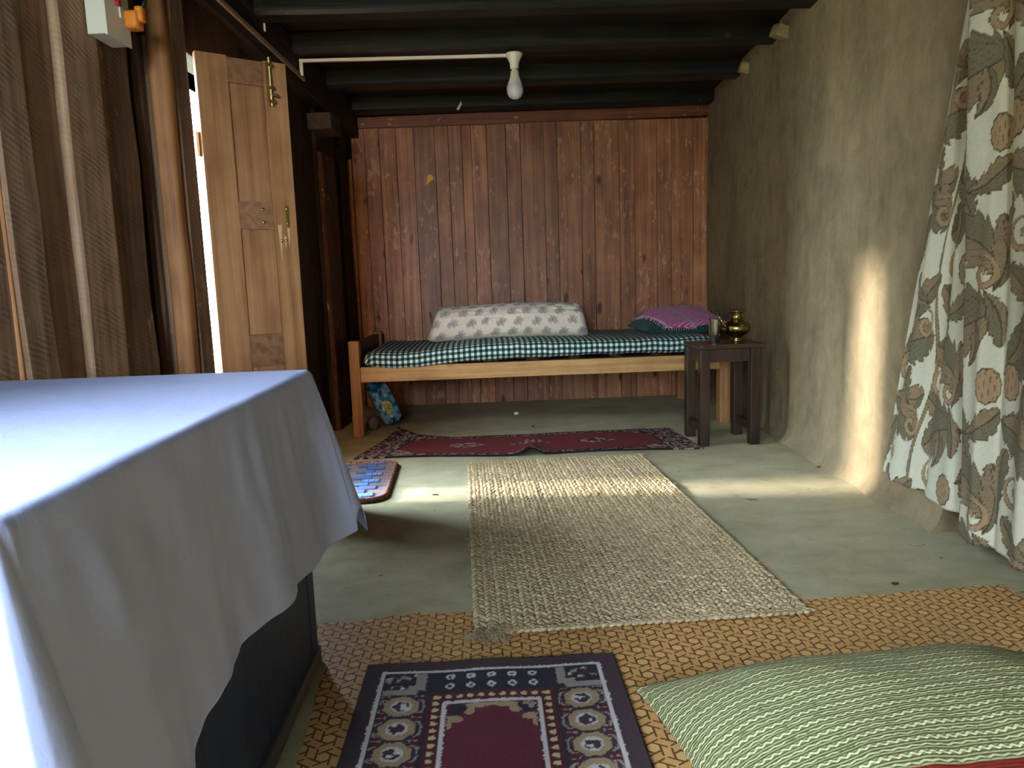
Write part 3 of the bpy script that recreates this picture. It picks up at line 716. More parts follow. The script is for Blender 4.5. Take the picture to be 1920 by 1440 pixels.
# stick behind the bolster
st = MB().tube([(-0.335, 4.50, 0.500), (-0.352, 4.68, 0.56), (-0.366, 4.885, 0.640)], 0.0035, 7).build('stick', plastic('pale_stick', (190, 168, 134), 0.6), None, True)
tag(st, 'thin pale stick leaning on the boards behind the bolster', 'stick')

# ------------------------------------------------------------------ stool with vessels
stl = thing('stool', 'dark varnished wooden stool between the bed and the mud wall', 'stool', (1.165, 3.45, 0))
for sx in (-1, 1):
    for sy in (-1, 1):
        MB().box((sx * 0.122, sy * 0.115, 0.235), (0.046, 0.046, 0.47), 0.004).build('leg', M_STOOL, stl)
for sx in (-1, 1):
    MB().box((sx * 0.122, 0, 0.438), (0.022, 0.185, 0.062), 0.003).build('apron', M_STOOL, stl)
    MB().box((sx * 0.122, 0, 0.085), (0.024, 0.185, 0.042), 0.003).build('stretcher', M_STOOL, stl)
for sy in (-1, 1): MB().box((0, sy * 0.115, 0.438), (0.200, 0.022, 0.062), 0.003).build('apron', M_STOOL, stl)
tp = MB().box((0.010, 0, 0.482), (0.318, 0.285, 0.022), 0.008).build('seat', M_STOOLT, stl)

jug = thing('brass_jug', 'round brass water jug with a thin straight spout on the stool', 'jug', (1.240, 3.45, 0.4935))
prof = [(0.0005, 0.004), (0.026, 0.0), (0.029, 0.003), (0.024, 0.012), (0.022, 0.020), (0.034, 0.027), (0.056, 0.040), (0.066, 0.056), (0.068, 0.068), (0.063, 0.082), (0.048, 0.096), (0.033, 0.104), (0.027, 0.112), (0.0255, 0.124), (0.027, 0.136), (0.033, 0.143), (0.043, 0.147), (0.044, 0.152), (0.036, 0.153), (0.026, 0.146), (0.022, 0.13), (0.022, 0.115)]
MB().lathe(prof, n=36).build('body', M_BRASS, jug, True)
MB().tube([(-0.052, -0.006, 0.066), (-0.072, -0.008, 0.092), (-0.104, -0.012, 0.148)], [0.013, 0.0085, 0.006], 12).build('spout', M_BRASS, jug, True)
tb_ = MB().lathe([(0.0005, 0.002), (0.0235, 0.0), (0.0245, 0.002), (0.0285, 0.112), (0.0298, 0.114), (0.0285, 0.116), (0.0272, 0.113), (0.0232, 0.006), (0.0005, 0.005)], n=32).build('steel_tumbler', M_STEEL, None, True, loc=(1.116, 3.405, 0.4935))
tag(tb_, 'plain steel tumbler beside the brass jug on the stool', 'tumbler')

# ------------------------------------------------------------------ things under the bed
def bag():
    c0 = [np.array(lin(c)) for c in ((40, 96, 128), (96, 138, 150), (26, 62, 96), (176, 160, 50), (60, 110, 60), (196, 206, 210))]
    def cf(u, v):
        n = vnoise(u * 40, v * 40, 1); n2 = vnoise(u * 90 + 3, v * 90, 2)
        c = np.where((n > .55)[..., None], c0[1], c0[0]); c = np.where((n < .28)[..., None], c0[2], c)
        r = ((u + .045) / .042) ** 2 + (v / .030) ** 2
        c = np.where(((r < 1) & (n2 > .3))[..., None], c0[3], c); c = np.where(((r < 1) & (n2 > .72))[..., None], c0[4], c)
        c = np.where((n2 > .9)[..., None], c0[5], c); return c
    o = cushion('plastic_packet', 0.145, 0.064, 0.046, M_BAGV, 60, 34, 2.0, 0.02, 0.6, (-0.618, 4.14, 0.135), (0, 0, 0), 0.022, 5, cf, None, 0.3, 0.8, 0.0, 0.30)
    X = Vector((-0.42, 0.05, 0.90)).normalized(); Nn = Vector((0.25, -0.93, 0.15)); Nn = (Nn - X * Nn.dot(X)).normalized(); Yv = Nn.cross(X)
    o.matrix_world = Matrix.Translation((-0.612, 4.16, 0.152)) @ Matrix((X, Yv, Nn)).transposed().to_4x4()
    tag(o, 'blue printed plastic packet leaning behind the bed leg', 'packet')
bag()
def lump(name, loc, r, sc, mat, label, cat, seed):
    bm = bmesh.new(); bmesh.ops.create_icosphere(bm, subdivisions=3, radius=r)
    for v in bm.verts:
        v.co *= 1 + 0.22 * mnoise.noise(v.co * (2.2 / r) * 0.5 + Vector((seed, 0, 0))); v.co = Vector((v.co.x * sc[0], v.co.y * sc[1], v.co.z * sc[2]))
    zmin = min(v.co.z for v in bm.verts)
    for v in bm.verts: v.co.z -= zmin
    bm.verts.index_update(); o = obj(name, [v.co[:] for v in bm.verts], [[v.index for v in f.verts] for f in bm.faces], mat, None, True, loc); bm.free()
    return tag(o, label, cat)
lump('clay_lump', (-0.665, 4.06, 0.0), 0.032, (1, 1, 1.3), M_CLAY, 'small grey lump on the floor beside the blue packet', 'lump', 4)
lump('paper_ball', (0.179, 4.367, 0.0), 0.013, (1.2, 1, 0.8), M_PAPER, 'tiny white crumpled paper under the bed', 'paper', 9)

# ------------------------------------------------------------------ rugs and mats
def runner():
    nu, nv = 420, 120
    u = np.linspace(0, 1, nu); v = np.linspace(0, 1, nv); U, V = np.meshgrid(u, v, indexing='ij')
    NL, FL, FR, NR = (-0.648, 3.345), (-0.505, 3.985), (0.985, 3.766), (1.020, 3.262)
    fx = (FL[0] + (FR[0] - FL[0]) * U); far_y = FL[1] - 0.245 * np.clip((U) / 0.22, 0, 1) ** 0.5 + (FR[1] - FL[1] + 0.245) * np.clip((U - .05) / .95, 0, 1) ** 1.6
    ny = NL[1] + (NR[1] - NL[1]) * U + 0.028 * np.sin(U * 9.5 + .4) * np.sin(U * math.pi) ; nx_ = NL[0] + (NR[0] - NL[0]) * U
    X = nx_ * (1 - V) + fx * V; Y = ny * (1 - V) + far_y * V
    ridge = 0.034 * np.exp(-((U - 0.505) / 0.028) ** 2) * (1 - V) ** 1.0
    curl = 0.030 * np.exp(-(U / 0.06) ** 2) * np.clip((V - 0.6) / .4, 0, 1) ** 2
    Z = 0.007 + ridge + curl + 0.003 * (vnoise(U * 14, V * 4) - .2).clip(0)
    W_, L_ = 0.52, 1.72; x, y = U * L_, V * W_
    mar = np.array(lin((104, 38, 42))); dk = np.array(lin((40, 28, 30))); crm = np.array(lin((150, 128, 118))); C = np.broadcast_to(mar, U.shape + (3,)).copy()
    n = vnoise(x * 90, y * 90, 4); n2 = vnoise(x * 55 + 9, y * 55, 7)
    bd = np.minimum(y, W_ - y); be = np.minimum(x, L_ - x)
    bo = (bd < 0.055) | (be < 0.16); C[bo] = dk
    C[(bd < 0.055) & (bd > .018) & (n > .62)] = crm
    C[(be < 0.15) & (n > .60)] = crm; C[(be < 0.15) & (n < .25)] = mar
    C[np.abs(be - 0.155) < .006] = dk; C[np.abs(be - 0.085) < .004] = crm * .7
    for (cx, cy) in ((0.50, .26), (0.86, .26), (1.22, .26)):
        dx, dy = np.abs(x - cx), np.abs(y - cy); r = dx / .115 + dy / .075
        mk = (r < 1) & (n2 > .48); C[mk] = crm; mk = (r < 1) & (n2 < .30); C[mk] = dk
        C[(r < .35) & (n > .5)] = dk
    cr = (be - .16) / .13 + (bd - .055) / .10; mk = (cr < 1) & (be > .16) & (bd > .055); C[mk & (n2 > .5)] = crm; C[mk & (n2 < .33)] = dk
    o = solid_sheet('runner_rug', np.stack([X, Y, Z], -1), M_RUGV, None, 0.006, C)
    tag(o, 'long narrow maroon runner rug on the floor in front of the bed', 'rug')
runner()

def doormat():
    root = thing('doormat', 'blue and brown checked doormat with rounded corners near the door', 'doormat', (-0.66, 2.925, 0), math.radians(2))
    hx, hy, r = 0.245, 0.30, 0.07; nu, nv = 150, 170
    u = np.linspace(-1, 1, nu); v = np.linspace(-1, 1, nv); U, V = np.meshgrid(u, v, indexing='ij'); X, Y = U * hx, V * hy
    # pull the grid into a rounded rectangle
    ax, ay = np.clip(np.abs(X) - (hx - r), 0, None), np.clip(np.abs(Y) - (hy - r), 0, None)
    mxy = np.maximum(ax, ay); d = np.hypot(ax, ay); k = np.where(d > 0, mxy / np.maximum(d, 1e-6), 1)
    X2 = np.sign(X) * (np.minimum(np.abs(X), hx - r) + ax * k); Y2 = np.sign(Y) * (np.minimum(np.abs(Y), hy - r) + ay * k)
    bl = np.array(lin((34, 66, 118))); lb = np.array(lin((70, 130, 180))); br = np.array(lin((96, 76, 78))); nv_ = np.array(lin((22, 30, 58)))
    row = np.floor((Y2 + hy) / .052); ux = (X2 + hx) / .080 + 0.5 * np.mod(row, 2); colm = np.floor(ux); fx = ux - colm; fy = (Y2 + hy) / .052 - row
    par = np.mod(colm + row, 2)
    C = np.where((par > .5)[..., None], br, bl); h = hash2(colm, row, 3)
    C = np.where(((par < .5) & (h > .55) & (np.mod(fx * 7, 1) > .45) & (np.abs(fy - .5) < .32))[..., None], lb, C)
    C = np.where(((fx < .08) | (fy < .10))[..., None], nv_, C)
    Z = 0.008 + 0.004 * ((fx > .08) & (fy > .10)) * (par < .5) + 0 * X2
    solid_sheet('mat_field', np.stack([X2, Y2, Z], -1), M_MATB, root, 0.008, C)
    pts = []
    for cx, cy, a0 in ((1, 1, 0), (-1, 1, 90), (-1, -1, 180), (1, -1, 270)):
        for t in range(0, 91, 15): a = math.radians(a0 + t); pts.append((cx * (hx - r) + r * math.cos(a), cy * (hy - r) + r * math.sin(a), 0.011))
    pts.append(pts[0]); pts2 = []
    for a, b in zip(pts[:-1], pts[1:]):
        for t in np.linspace(0, 1, 5)[:-1]: pts2.append(tuple(Vector(a).lerp(Vector(b), t)))
    pts2.append(pts2[0])
    m_ = Mat('brown_piping', 0.9, 0.1); o_ = m_.coord(); m_.base(m_.mix(m_.noise(o_, 90.0, 2).smooth(.4, .6), (84, 56, 48), (132, 94, 80))); m_.bump(m_.noise(o_, 120.0, 2), .6, .003)
    MB().tube(pts2, 0.0105, 8, False).build('piping', m_.mat, root, True)
doormat()

# vinyl sheet printed with cane pattern
def vinyl():
    rs = random.Random(5); out = []
    def edge(a, b, n, jit):
        for i in range(n):
            t = i / n; out.append((a[0] + (b[0] - a[0]) * t + rs.uniform(-jit, jit), a[1] + (b[1] - a[1]) * t + rs.uniform(-jit, jit)))
    edge((-0.345, 0.25), (-0.352, 1.20), 6, .004); edge((-0.352, 1.20), (-0.372, 1.46), 4, .003); edge((-0.372, 1.46), (-0.43, 1.525), 3, .003); edge((-0.43, 1.525), (-0.435, 1.645), 3, .002)
    edge((-0.435, 1.645), (-0.33, 1.650), 6, .006); edge((-0.33, 1.650), (-0.20, 1.685), 8, .008); edge((-0.20, 1.685), (-0.13, 1.668), 5, .008); edge((-0.13, 1.668), (0.30, 1.672), 8, .004)
    edge((0.30, 1.672), (0.80, 1.648), 10, .003); edge((0.80, 1.648), (1.302, 1.676), 8, .003); edge((1.302, 1.676), (1.312, 0.25), 6, .003)
    bm = bmesh.new(); vs = [bm.verts.new((x, y, 0.0022)) for x, y in out]; f = bm.faces.new(vs)
    if f.normal.z < 0: f.normal_flip()
    bm.normal_update()
    ex = bmesh.ops.extrude_face_region(bm, geom=[f])
    for e in ex['geom']:
        if isinstance(e, bmesh.types.BMVert): e.co.z = 0.0005
    bmesh.ops.triangulate(bm, faces=bm.faces[:]); bmesh.ops.recalc_face_normals(bm, faces=bm.faces[:])
    bm.verts.index_update(); o = obj('vinyl_sheet', [v.co[:] for v in bm.verts], [[v.index for v in f.verts] for f in bm.faces], M_VINYL); bm.free()
    tag(o, 'orange-brown vinyl floor sheet printed with a cane weave pattern', 'floor covering')
vinyl()

# prayer-style rug with borders and niche
def rug():
    Wd, L = 0.525, 0.90; st = 0.0026; nu, nv = int(Wd / st), int(L / st)
    x = np.linspace(0, Wd, nu); b = np.linspace(0, L, nv); Xx, B = np.meshgrid(x, b, indexing='ij')
    q = 0.0030
    jx = (vnoise(Xx * 260, B * 260, 1) - .5) * .0026; jy = (vnoise(Xx * 260, B * 260, 2) - .5) * .0026
    X = np.round((Xx + jx) / q) * q; Y = np.round((B + jy) / q) * q; xs = np.minimum(X, Wd - X)
    plum = np.array(lin((72, 58, 62))); navy = np.array(lin((52, 49, 58))); wht = np.array(lin((202, 192, 188))); gry = np.array(lin((148, 138, 130))); tan = np.array(lin((160, 138, 108))); mar = np.array(lin((100, 46, 58))); dmar = np.array(lin((86, 42, 48))); gold = np.array(lin((198, 178, 136)))
    C = np.broadcast_to(plum, X.shape + (3,)).copy()
    ins = (xs > .036) & (Y > .036); C[ins] = navy
    ln = ((np.abs(xs - .040) < .0045) & (Y > .036)) | ((np.abs(Y - .040) < .0045) & (xs > .036)); C[ln] = wht
    # top band with two rows of small rings
    for r in range(2):
        for k in range(5):
            cx = Wd / 2 + (k - 2) * .042; cy = .062 + r * .034; d = np.hypot(X - cx, (Y - cy))
            C[(d < .0092)] = wht; C[d < .0036] = navy
    # stepped corner brackets
    cxs = xs - .045; cyy = Y - .045
    step = (cxs > 0) & (cyy > 0) & (((cxs < .086) & (cyy < .062)) | ((cxs < .070) & (cyy < .078)))
    inner = (cxs > .0) & (cyy > 0) & (((cxs < .066) & (cyy < .044)) | ((cxs < .050) & (cyy < .058)))
    edge2 = ((cxs < .074) & (cyy < .052)) | ((cxs < .058) & (cyy < .068))
    C[step] = gry; C[inner] = navy
    nn = vnoise(X * 95, Y * 95, 6); r = ((cxs - .030) / .030) ** 2 + ((cyy - .026) / .022) ** 2
    C[inner & (np.abs(r - .55) < .28) & (nn > .3)] = gry; C[inner & (r < .25) & (nn > .5)] = tan; C[inner & (nn > .80)] = wht; C[inner & (r < .15) & (nn < .4)] = dmar
    # side border: linked octagon medallions
    sb = (xs > .045) & (xs < .135) & (cyy > .080); C[sb] = navy * 0.9 + dmar * .3
    per = .070; ph = (Y - .125) / per; kk = np.floor(ph); ly = (ph - kk - .5) * per; lx = xs - .089
    oc = np.maximum(np.maximum(np.abs(lx), np.abs(ly) * 1.05), (np.abs(lx) + np.abs(ly)) * .72)
    C[sb & (oc < .033)] = tan; C[sb & (oc < .0195)] = wht * .9; C[sb & (oc < .0150)] = navy + dmar * .3; C[sb & (oc < .0165) & (nn > .72)] = wht
    zig = np.abs(np.abs(lx) - (.022 + .020 * np.abs(np.cos(math.pi * (ly / per + .0))) ** 1.2 + .004)); C[sb & (zig < .0030) & (oc > .034)] = gry
    zig2 = np.abs(np.abs(lx) - .5 * np.abs(ly) - .020); C[sb & (zig2 < .0045) & (oc > .036)] = gry
    C[sb & (np.abs(lx) > .026) & (np.abs(np.abs(ly) - .028) < .006) & (oc > .034)] = dmar
    # dotted inner frame
    fr = (xs > .139) & (Y > .118); C[fr] = dmar
    dx = np.mod(X - Wd / 2 + .0105, .021) - .0105; C[fr & (xs > .143) & (np.hypot(dx, Y - .1335) < .0062)] = gold
    dy = np.mod(Y - .1335 + .0105, .021) - .0105; C[fr & (Y > .128) & (np.hypot(dy, xs - .1535) < .0062)] = gold
    il = ((np.abs(xs - .172) < .0042) & (Y > .150)) | ((np.abs(Y - .153) < .0042) & (xs > .168)); C[il] = wht
    fd = (xs > .177) & (Y > .158); C[fd] = mar
    # scrolls in the upper part of the field
    fx = np.abs(X - Wd / 2); fy = Y - .158
    for cx, cy, rx, ry in ((.030, .010, .018, .009), (.044, .020, .012, .017), (.008, .008, .008, .007), (.074, .050, .020, .011), (.082, .062, .008, .018)):
        mk = fd & (((fx - cx) / rx) ** 2 + ((fy - cy) / ry) ** 2 < 1 + .5 * (nn - .5)); C[mk] = tan * 1.05
    mk = fd & (((fx - .066) / .020) ** 2 + ((fy - .018) / .018) ** 2 < 1); C[mk & (nn > .55)] = gry; C[mk & (nn < .42)] = navy
    Z = 0.008 + 0.0010 * (vnoise(Xx * 300, B * 300, 3) - .5) + 0.001 * np.sin(Xx * 30)
    P = np.stack([Xx - Wd / 2, -B, Z], -1)[:, ::-1]
    o = solid_sheet('patterned_rug', P, M_RUGV, None, 0.0065, C[:, ::-1], loc=(-0.012, 1.427, 0.0022), rot=(0, 0, math.radians(-0.3)))
    tag(o, 'dark plum rug with white borders, ring motifs and a maroon field', 'rug')
rug()

# straw mat: braided columns sewn side by side
def straw_mat():
    root = thing('straw_mat', 'thick braided straw mat lying in the middle of the floor', 'mat', (-0.050, 1.545, 0.0022), math.radians(1.75))
    Wm, Lm, nc = 0.800, 1.600, 27; cw = Wm / nc
    def grain(mb, c, L, r, ang, tilt, n=6):
        ca, sa = math.cos(ang), math.sin(ang); d = Vector((sa * math.cos(tilt), ca * math.cos(tilt), math.sin(tilt))); a = d.cross(Vector((0, 0, 1))).normalized(); b = a.cross(d)
        v = []; f = []
        for t, k in ((-1, .35), (-.55, .9), (.1, 1.0), (.7, .75), (1, .25)):
            for j in range(n): w = 2 * math.pi * j / n; v.append(Vector(c) + d * (t * L / 2) + a * (r * k * math.cos(w)) + b * (r * k * .8 * math.sin(w)))
        for i in range(4):
            for j in range(n): f.append((i * n + j, i * n + (j + 1) % n, (i + 1) * n + (j + 1) % n, (i + 1) * n + j))
        f.append(tuple(range(n - 1, -1, -1))); f.append(tuple(4 * n + j for j in range(n))); mb.add(v, f)
    meshes = []
    for var in range(4):
        rs = random.Random(50 + var); mb = MB(); step = 0.0195; y = 0.004; k = 0
        while y < Lm - .004:
            for s in (-1, 1):
                off = 0 if s < 0 else step / 2
                grain(mb, (s * cw * .23 + rs.uniform(-.0012, .0012), y + off, .0085 + rs.uniform(-.001, .0015)), .0265 + rs.uniform(-.002, .003), .0066 + rs.uniform(-.0006, .0008), s * -0.62 + rs.uniform(-.12, .12), rs.uniform(-.02, .12))
            y += step
        o = mb.build('braid', M_JUTE, None, True); meshes.append(o.data); bpy.data.objects.remove(o)
    for c in range(nc):
        o = bpy.data.objects.new('braid', meshes[(c * 3 + c // 4) % 4]); COL.objects.link(o); o.parent = root
        o.location = (cw * (c + .5), 0.012 * math.sin(c * .5) * .3 + random.uniform(-.004, .004), 0.001 * math.sin(c))
        if c == 0: o.scale = (1, 0.985, 1)
    MB().box((Wm / 2, Lm / 2, .003), (Wm - .01, Lm - .01, .005)).build('backing', M_JUTED, root)
    for yy in (0.002, Lm - .002):
        mb = MB(); x = 0.0; rs = random.Random(int(yy * 10) + 3)
        while x < Wm:
            for s in (-1, 1): grain(mb, (x + (0 if s < 0 else .009), yy + s * .005, .009), .026, .0062, math.pi / 2 + s * .55, rs.uniform(-.05, .05))
            x += .018
        mb.build('edge_braid', M_JUTE, root, True)
    mb = MB(); rs = random.Random(3)
    for k in range(420):           # frayed near left corner
        x = rs.gauss(.035, .030); x = min(max(x, -.01), .11); L = rs.uniform(.018, .048) * (1.15 if x < .06 else .8); a = rs.gauss(-math.pi / 2, .55); z1 = rs.uniform(.001, .022)
        p0 = (x, rs.uniform(-.004, .012), rs.uniform(.003, .013)); p2 = (x + L * math.cos(a), p0[1] + L * math.sin(a), z1)
        p1 = tuple((p0[i] + p2[i]) / 2 + (rs.uniform(-.003, .003) if i < 2 else rs.uniform(.0, .006)) for i in range(3))
        mb.tube([p0, p1, p2], [.0009, .0008, .0004], 3, False)
    for k in range(520):           # loose ends along the rim and on the surface
        t = rs.random()
        if k < 300:
            e = rs.choice((0, 1, 2)); x, y = ((-.002, t * Lm), (Wm + .002, t * Lm), (t * Wm, -.004))[e]; a = rs.uniform(0, 6.28); z = .006
        else: x, y, a, z = rs.random() * Wm, rs.random() * Lm, rs.uniform(0, 6.28), .014
        L = rs.uniform(.006, .020); mb.tube([(x, y, z), (x + L * .5 * math.cos(a), y + L * .5 * math.sin(a), z + .004), (x + L * math.cos(a), y + L * math.sin(a), z + rs.uniform(-.002, .006))], [.0008, .0007, .0004], 3, False)
    tag(mb.build('fraying', M_JUTE, root), kind='stuff')
straw_mat()

# floor cushion
cu = cushion('floor_cushion', 0.410, 0.305, 0.138, M_KANTHA, 150, 110, 2.4, 0.085, 0.60, (0.690, 1.000, 0.003), (0, 0, math.radians(3.5)), 0.006, 11, None, None, 0.18, 0.12)
tag(cu, 'large green floor cushion striped with cream zigzag stitching', 'cushion')

# ------------------------------------------------------------------ table and cloth
TX0, TX1, TY0, TY1, TZ = -1.030, -0.380, 0.525, 1.495, 0.640
tab = thing('table', 'dark blue painted table under the white cloth', 'table', ((TX0 + TX1) / 2, (TY0 + TY1) / 2, 0))
tcx, tcy = (TX0 + TX1) / 2, (TY0 + TY1) / 2; hx, hy = (TX1 - TX0) / 2, (TY1 - TY0) / 2
MB().box((0, 0, TZ - 0.0165), (2 * hx, 2 * hy, 0.027), 0.004).build('table_top', M_TABLE, tab)
for sx in (-1, 1):
    for sy in (-1, 1): MB().box((sx * (hx - .035), sy * (hy - .04), (TZ - .03) / 2), (0.05, 0.05, TZ - .03), 0.004).build('leg', M_TABLE, tab)
    MB().box((sx * (hx - .020), 0, 0.318), (0.016, 2 * hy - .10, 0.575), 0.002).build('side_panel', M_TABLE, tab)
for sy in (-1, 1): MB().box((0, sy * (hy - .025), 0.318), (2 * hx - .09, 0.016, 0.575), 0.002).build('end_panel', M_TABLE, tab)
for sx in (1,): MB().box((sx * (hx - .010), 0, 0.018), (0.012, 2 * hy - .03, 0.034), 0.003).build('skirting_strip', plastic('pale_wood_strip', (96, 94, 96), 0.7, 0.2), tab)

def tablecloth():
    Lr, Ly = 0.345, 0.355
    xs = np.concatenate([np.linspace(TX0, TX1 - .05, 30)[:-1], np.linspace(TX1 - .05, TX1 + Lr, 90)])
    ys = np.concatenate([np.linspace(TY0 - Ly, TY0 + .05, 90)[:-1], np.linspace(TY0 + .05, TY1 - .05, 110)[:-1], np.linspace(TY1 - .05, TY1 + Ly, 90)])
    P = np.zeros((len(xs), len(ys), 3)); top = TZ - 0.003 + 0.0035; rr = 0.012
    def hang(d):       # distance over the edge -> (outward, down) round a small radius
        if d < rr * math.pi / 2: a = d / rr; return rr * math.sin(a), rr * (1 - math.cos(a))
        return rr, rr + (d - rr * math.pi / 2)
    for i, x in enumerate(xs):
        for j, y in enumerate(ys):
            dx = max(0.0, x - TX1); dy = max(0.0, y - TY1); ny = max(0.0, TY0 - y)
            e = max(dy, ny); sg = 1 if dy > 0 else -1; cy = TY1 if dy > 0 else TY0
            if dx == 0 and e == 0:
                P[i, j] = (x, y, top + 0.0010 * mnoise.noise(Vector((x * 9, y * 9, 0)))); continue
            if e == 0:
                o_, dn = hang(dx); s = dx / Lr
                w = (0.013 * math.sin(y * 12 + .5) + 0.007 * math.sin(y * 29 + 2) + 0.006 * mnoise.noise(Vector((y * 9, dx * 5, 2)))) * s + 0.030 * s
                w += 0.0035 * mnoise.noise(Vector((y * 26, dx * 9, 5))) * min(1, s * 4)
                near = max(0.0, 1 - (y - TY0) / 0.30); far = max(0.0, 1 - (TY1 - y) / 0.30)
                w += 0.035 * s * near ** 2 + 0.050 * s * far ** 2
                P[i, j] = (TX1 + o_ + w, y, top - dn * (1 - 0.05 * math.sin(y * 7 + 1) * s)); continue
            if dx == 0:
                o_, dn = hang(e); s = e / Ly
                w = (0.010 * math.sin(x * 14) + 0.006 * math.sin(x * 31)) * s + 0.012 * s
                cr = max(0.0, 1 - (TX1 - x) / 0.25)
                P[i, j] = (x, cy + sg * (o_ + w + 0.03 * s * cr ** 2), top - dn); continue
            d = math.hypot(dx, e); ph = math.atan2(e, dx)          # corner flap
            k = 1 - abs(ph - math.pi / 4) / (math.pi / 4); k = k ** 0.85
            dlen = d / (1 + 0.20 * k)                                   # flap falls short of the full diagonal
            o_, dn = hang(dlen); s = dlen / Lr
            tau = 0.23 - 0.11 * ph / (math.pi / 2) + 0.13 * k; away = max(0.0, dlen - rr) * math.sin(tau); dwn = dn - max(0.0, dlen - rr) * (1 - math.cos(tau))
            dirx = 1 - ph / (math.pi / 2); az = ph
            w = 0.006 * math.sin(ph * 7) * s
            w = 0.0; P[i, j] = (TX1 + (o_ * min(1, dirx * 1.6)) + (away + w) * math.cos(az) , cy + sg * (o_ * min(1, (1 - dirx) * 1.6) + (away + w) * math.sin(az)), top - dwn)
    o = solid_sheet('tablecloth', P, M_CLOTH, None, 0.0018)
    tag(o, 'plain white tablecloth hanging over the edges of the blue table', 'tablecloth')
tablecloth()

# ------------------------------------------------------------------ curtains
def leafmask(S_, T_, cx, cy, ang, L, Wd, curve, teeth):
    ca, sa = math.cos(ang), math.sin(ang); dx, dy = S_ - cx, T_ - cy
    p = (dx * ca + dy * sa) / L; q = (-dx * sa + dy * ca) / L - curve * 4 * p * (1 - p)
    pc = np.clip(p, 0, 1); env = np.sin(math.pi * pc ** 0.75) ** 0.9
    hw = (Wd / L) * env * (1 - 0.26 * np.mod(pc * teeth, 1.0) * (pc > .12))
    ins = (p > 0) & (p < 1) & (np.abs(q) < hw)
    return ins, p, q, hw
def pattern(S_, T_):
    cream = np.array(lin((190, 186, 164))); brown = np.array(lin((128, 110, 86))); olive = np.array(lin((108, 101, 80))); dk = np.array(lin((74, 62, 46))); tanb = np.array(lin((150, 124, 94)))
    C = np.broadcast_to(cream, S_.shape + (3,)).copy()
    tile_s, tile_t = 0.50, 0.64
    leaves = [(.23, .06, 158, .27, .085, .08, 7), (.25, .09, 28, .28, .080, -.08, 7), (.22, .24, 172, .25, .062, -.10, 6), (.24, .25, 14, .27, .070, .10, 6),
              (.20, .38, 205, .25, .078, .08, 7), (.24, .41, -22, .27, .082, -.08, 7), (.22, .52, 125, .21, .046, .12, 4), (.24, .55, 58, .21, .050, -.12, 4), (.03, .34, 100, .20, .046, .12, 5), (.45, .06, 95, .20, .046, -.12, 5), (.46, .40, 250, .16, .036, .12, 4), (.02, .52, 30, .17, .044, .10, 5), (.47, .56, 150, .16, .042, -.10, 5), (.12, .16, 80, .13, .028, .16, 3), (.37, .33, 100, .13, .028, -.16, 3), (.02, .12, -60, .15, .040, .10, 5)]
    hat = np.sin(S_ * 900 + 40 * np.sin(T_ * 30)) * np.sin(T_ * 420)
    i0, i1 = int(np.floor(S_.min() / tile_s)) - 1, int(np.ceil(S_.max() / tile_s)) + 1; j0, j1 = int(np.floor(T_.min() / tile_t)) - 1, int(np.ceil(T_.max() / tile_t)) + 1
    for ti in range(i0, i1 + 1):
        for tj in range(j0, j1 + 1):
            ox = ti * tile_s; oy = tj * tile_t + (0.31 if ti % 2 else 0.0)
            sel = (S_ > ox - .3) & (S_ < ox + tile_s + .3) & (T_ > oy - .3) & (T_ < oy + tile_t + .3)
            if not sel.any(): continue
            s, t = S_[sel] - ox, T_[sel] - oy; c = C[sel]; hh = hat[sel]
            stem = np.abs(s - (.225 + .035 * np.sin(t * 2 * math.pi / tile_t))) ; ms = (stem < .0095) & (t > 0) & (t < tile_t); c[ms] = brown; c[ms & (stem > .0070)] = dk
            for n, (cx, cy, a, L, Wd, cv, th) in enumerate(leaves):
                ins, p, q, hw = leafmask(s, t, cx, cy, math.radians(a), L, Wd, cv, th)
                if not ins.any(): continue
                base_ = np.where((q > 0)[:, None], brown, olive); base_ = base_ * (1 + .16 * hh[:, None])
                base_ = np.where((np.mod(p * 14 + np.abs(q) * 26, 1) < .16)[:, None], base_ * .72, base_)
                c[ins] = base_[ins]; ed = ins & ((hw - np.abs(q)) < .0030 / L); c[ed] = dk
                md = ins & (np.abs(q) < .0022 / L); c[md] = dk
            for (cx, cy, sg) in ((.300, .205, 1), (.165, .345, -1), (.300, .49, 1), (.165, .03, -1), (.40, .21, -1), (.07, .45, 1)):       # curls
                dx, dy = (s - cx) * sg, t - cy; r = np.hypot(dx, dy); th = np.arctan2(dy, dx)
                sp = np.abs(np.mod(r - .0065 * (th + math.pi), .0408) - .0204); mk = (r < .047) & (sp > .0105); c[mk] = tanb; mk2 = mk & (sp < .0130); c[mk2] = dk
            for (cx, cy) in ((.035, .17), (.43, .50)):                                                    # seed heads
                dx, dy = (s - cx) / .040, (t - cy) / .048; r = np.hypot(dx, dy) + .04 * np.sin(np.arctan2(dy, dx) * 11); mk = r < 1
                c[mk] = (tanb * (1 + .2 * hh[:, None]))[mk]; c[mk & (r > .90)] = dk; c[mk & (np.abs(np.mod(dx * 3 + .4 * dy, 1) - .5) < .07) & (r < .8)] = olive * .8
            C[sel] = c
    n = vnoise(S_ * 240, T_ * 240, 2)
    return C * (0.93 + 0.12 * n[..., None])
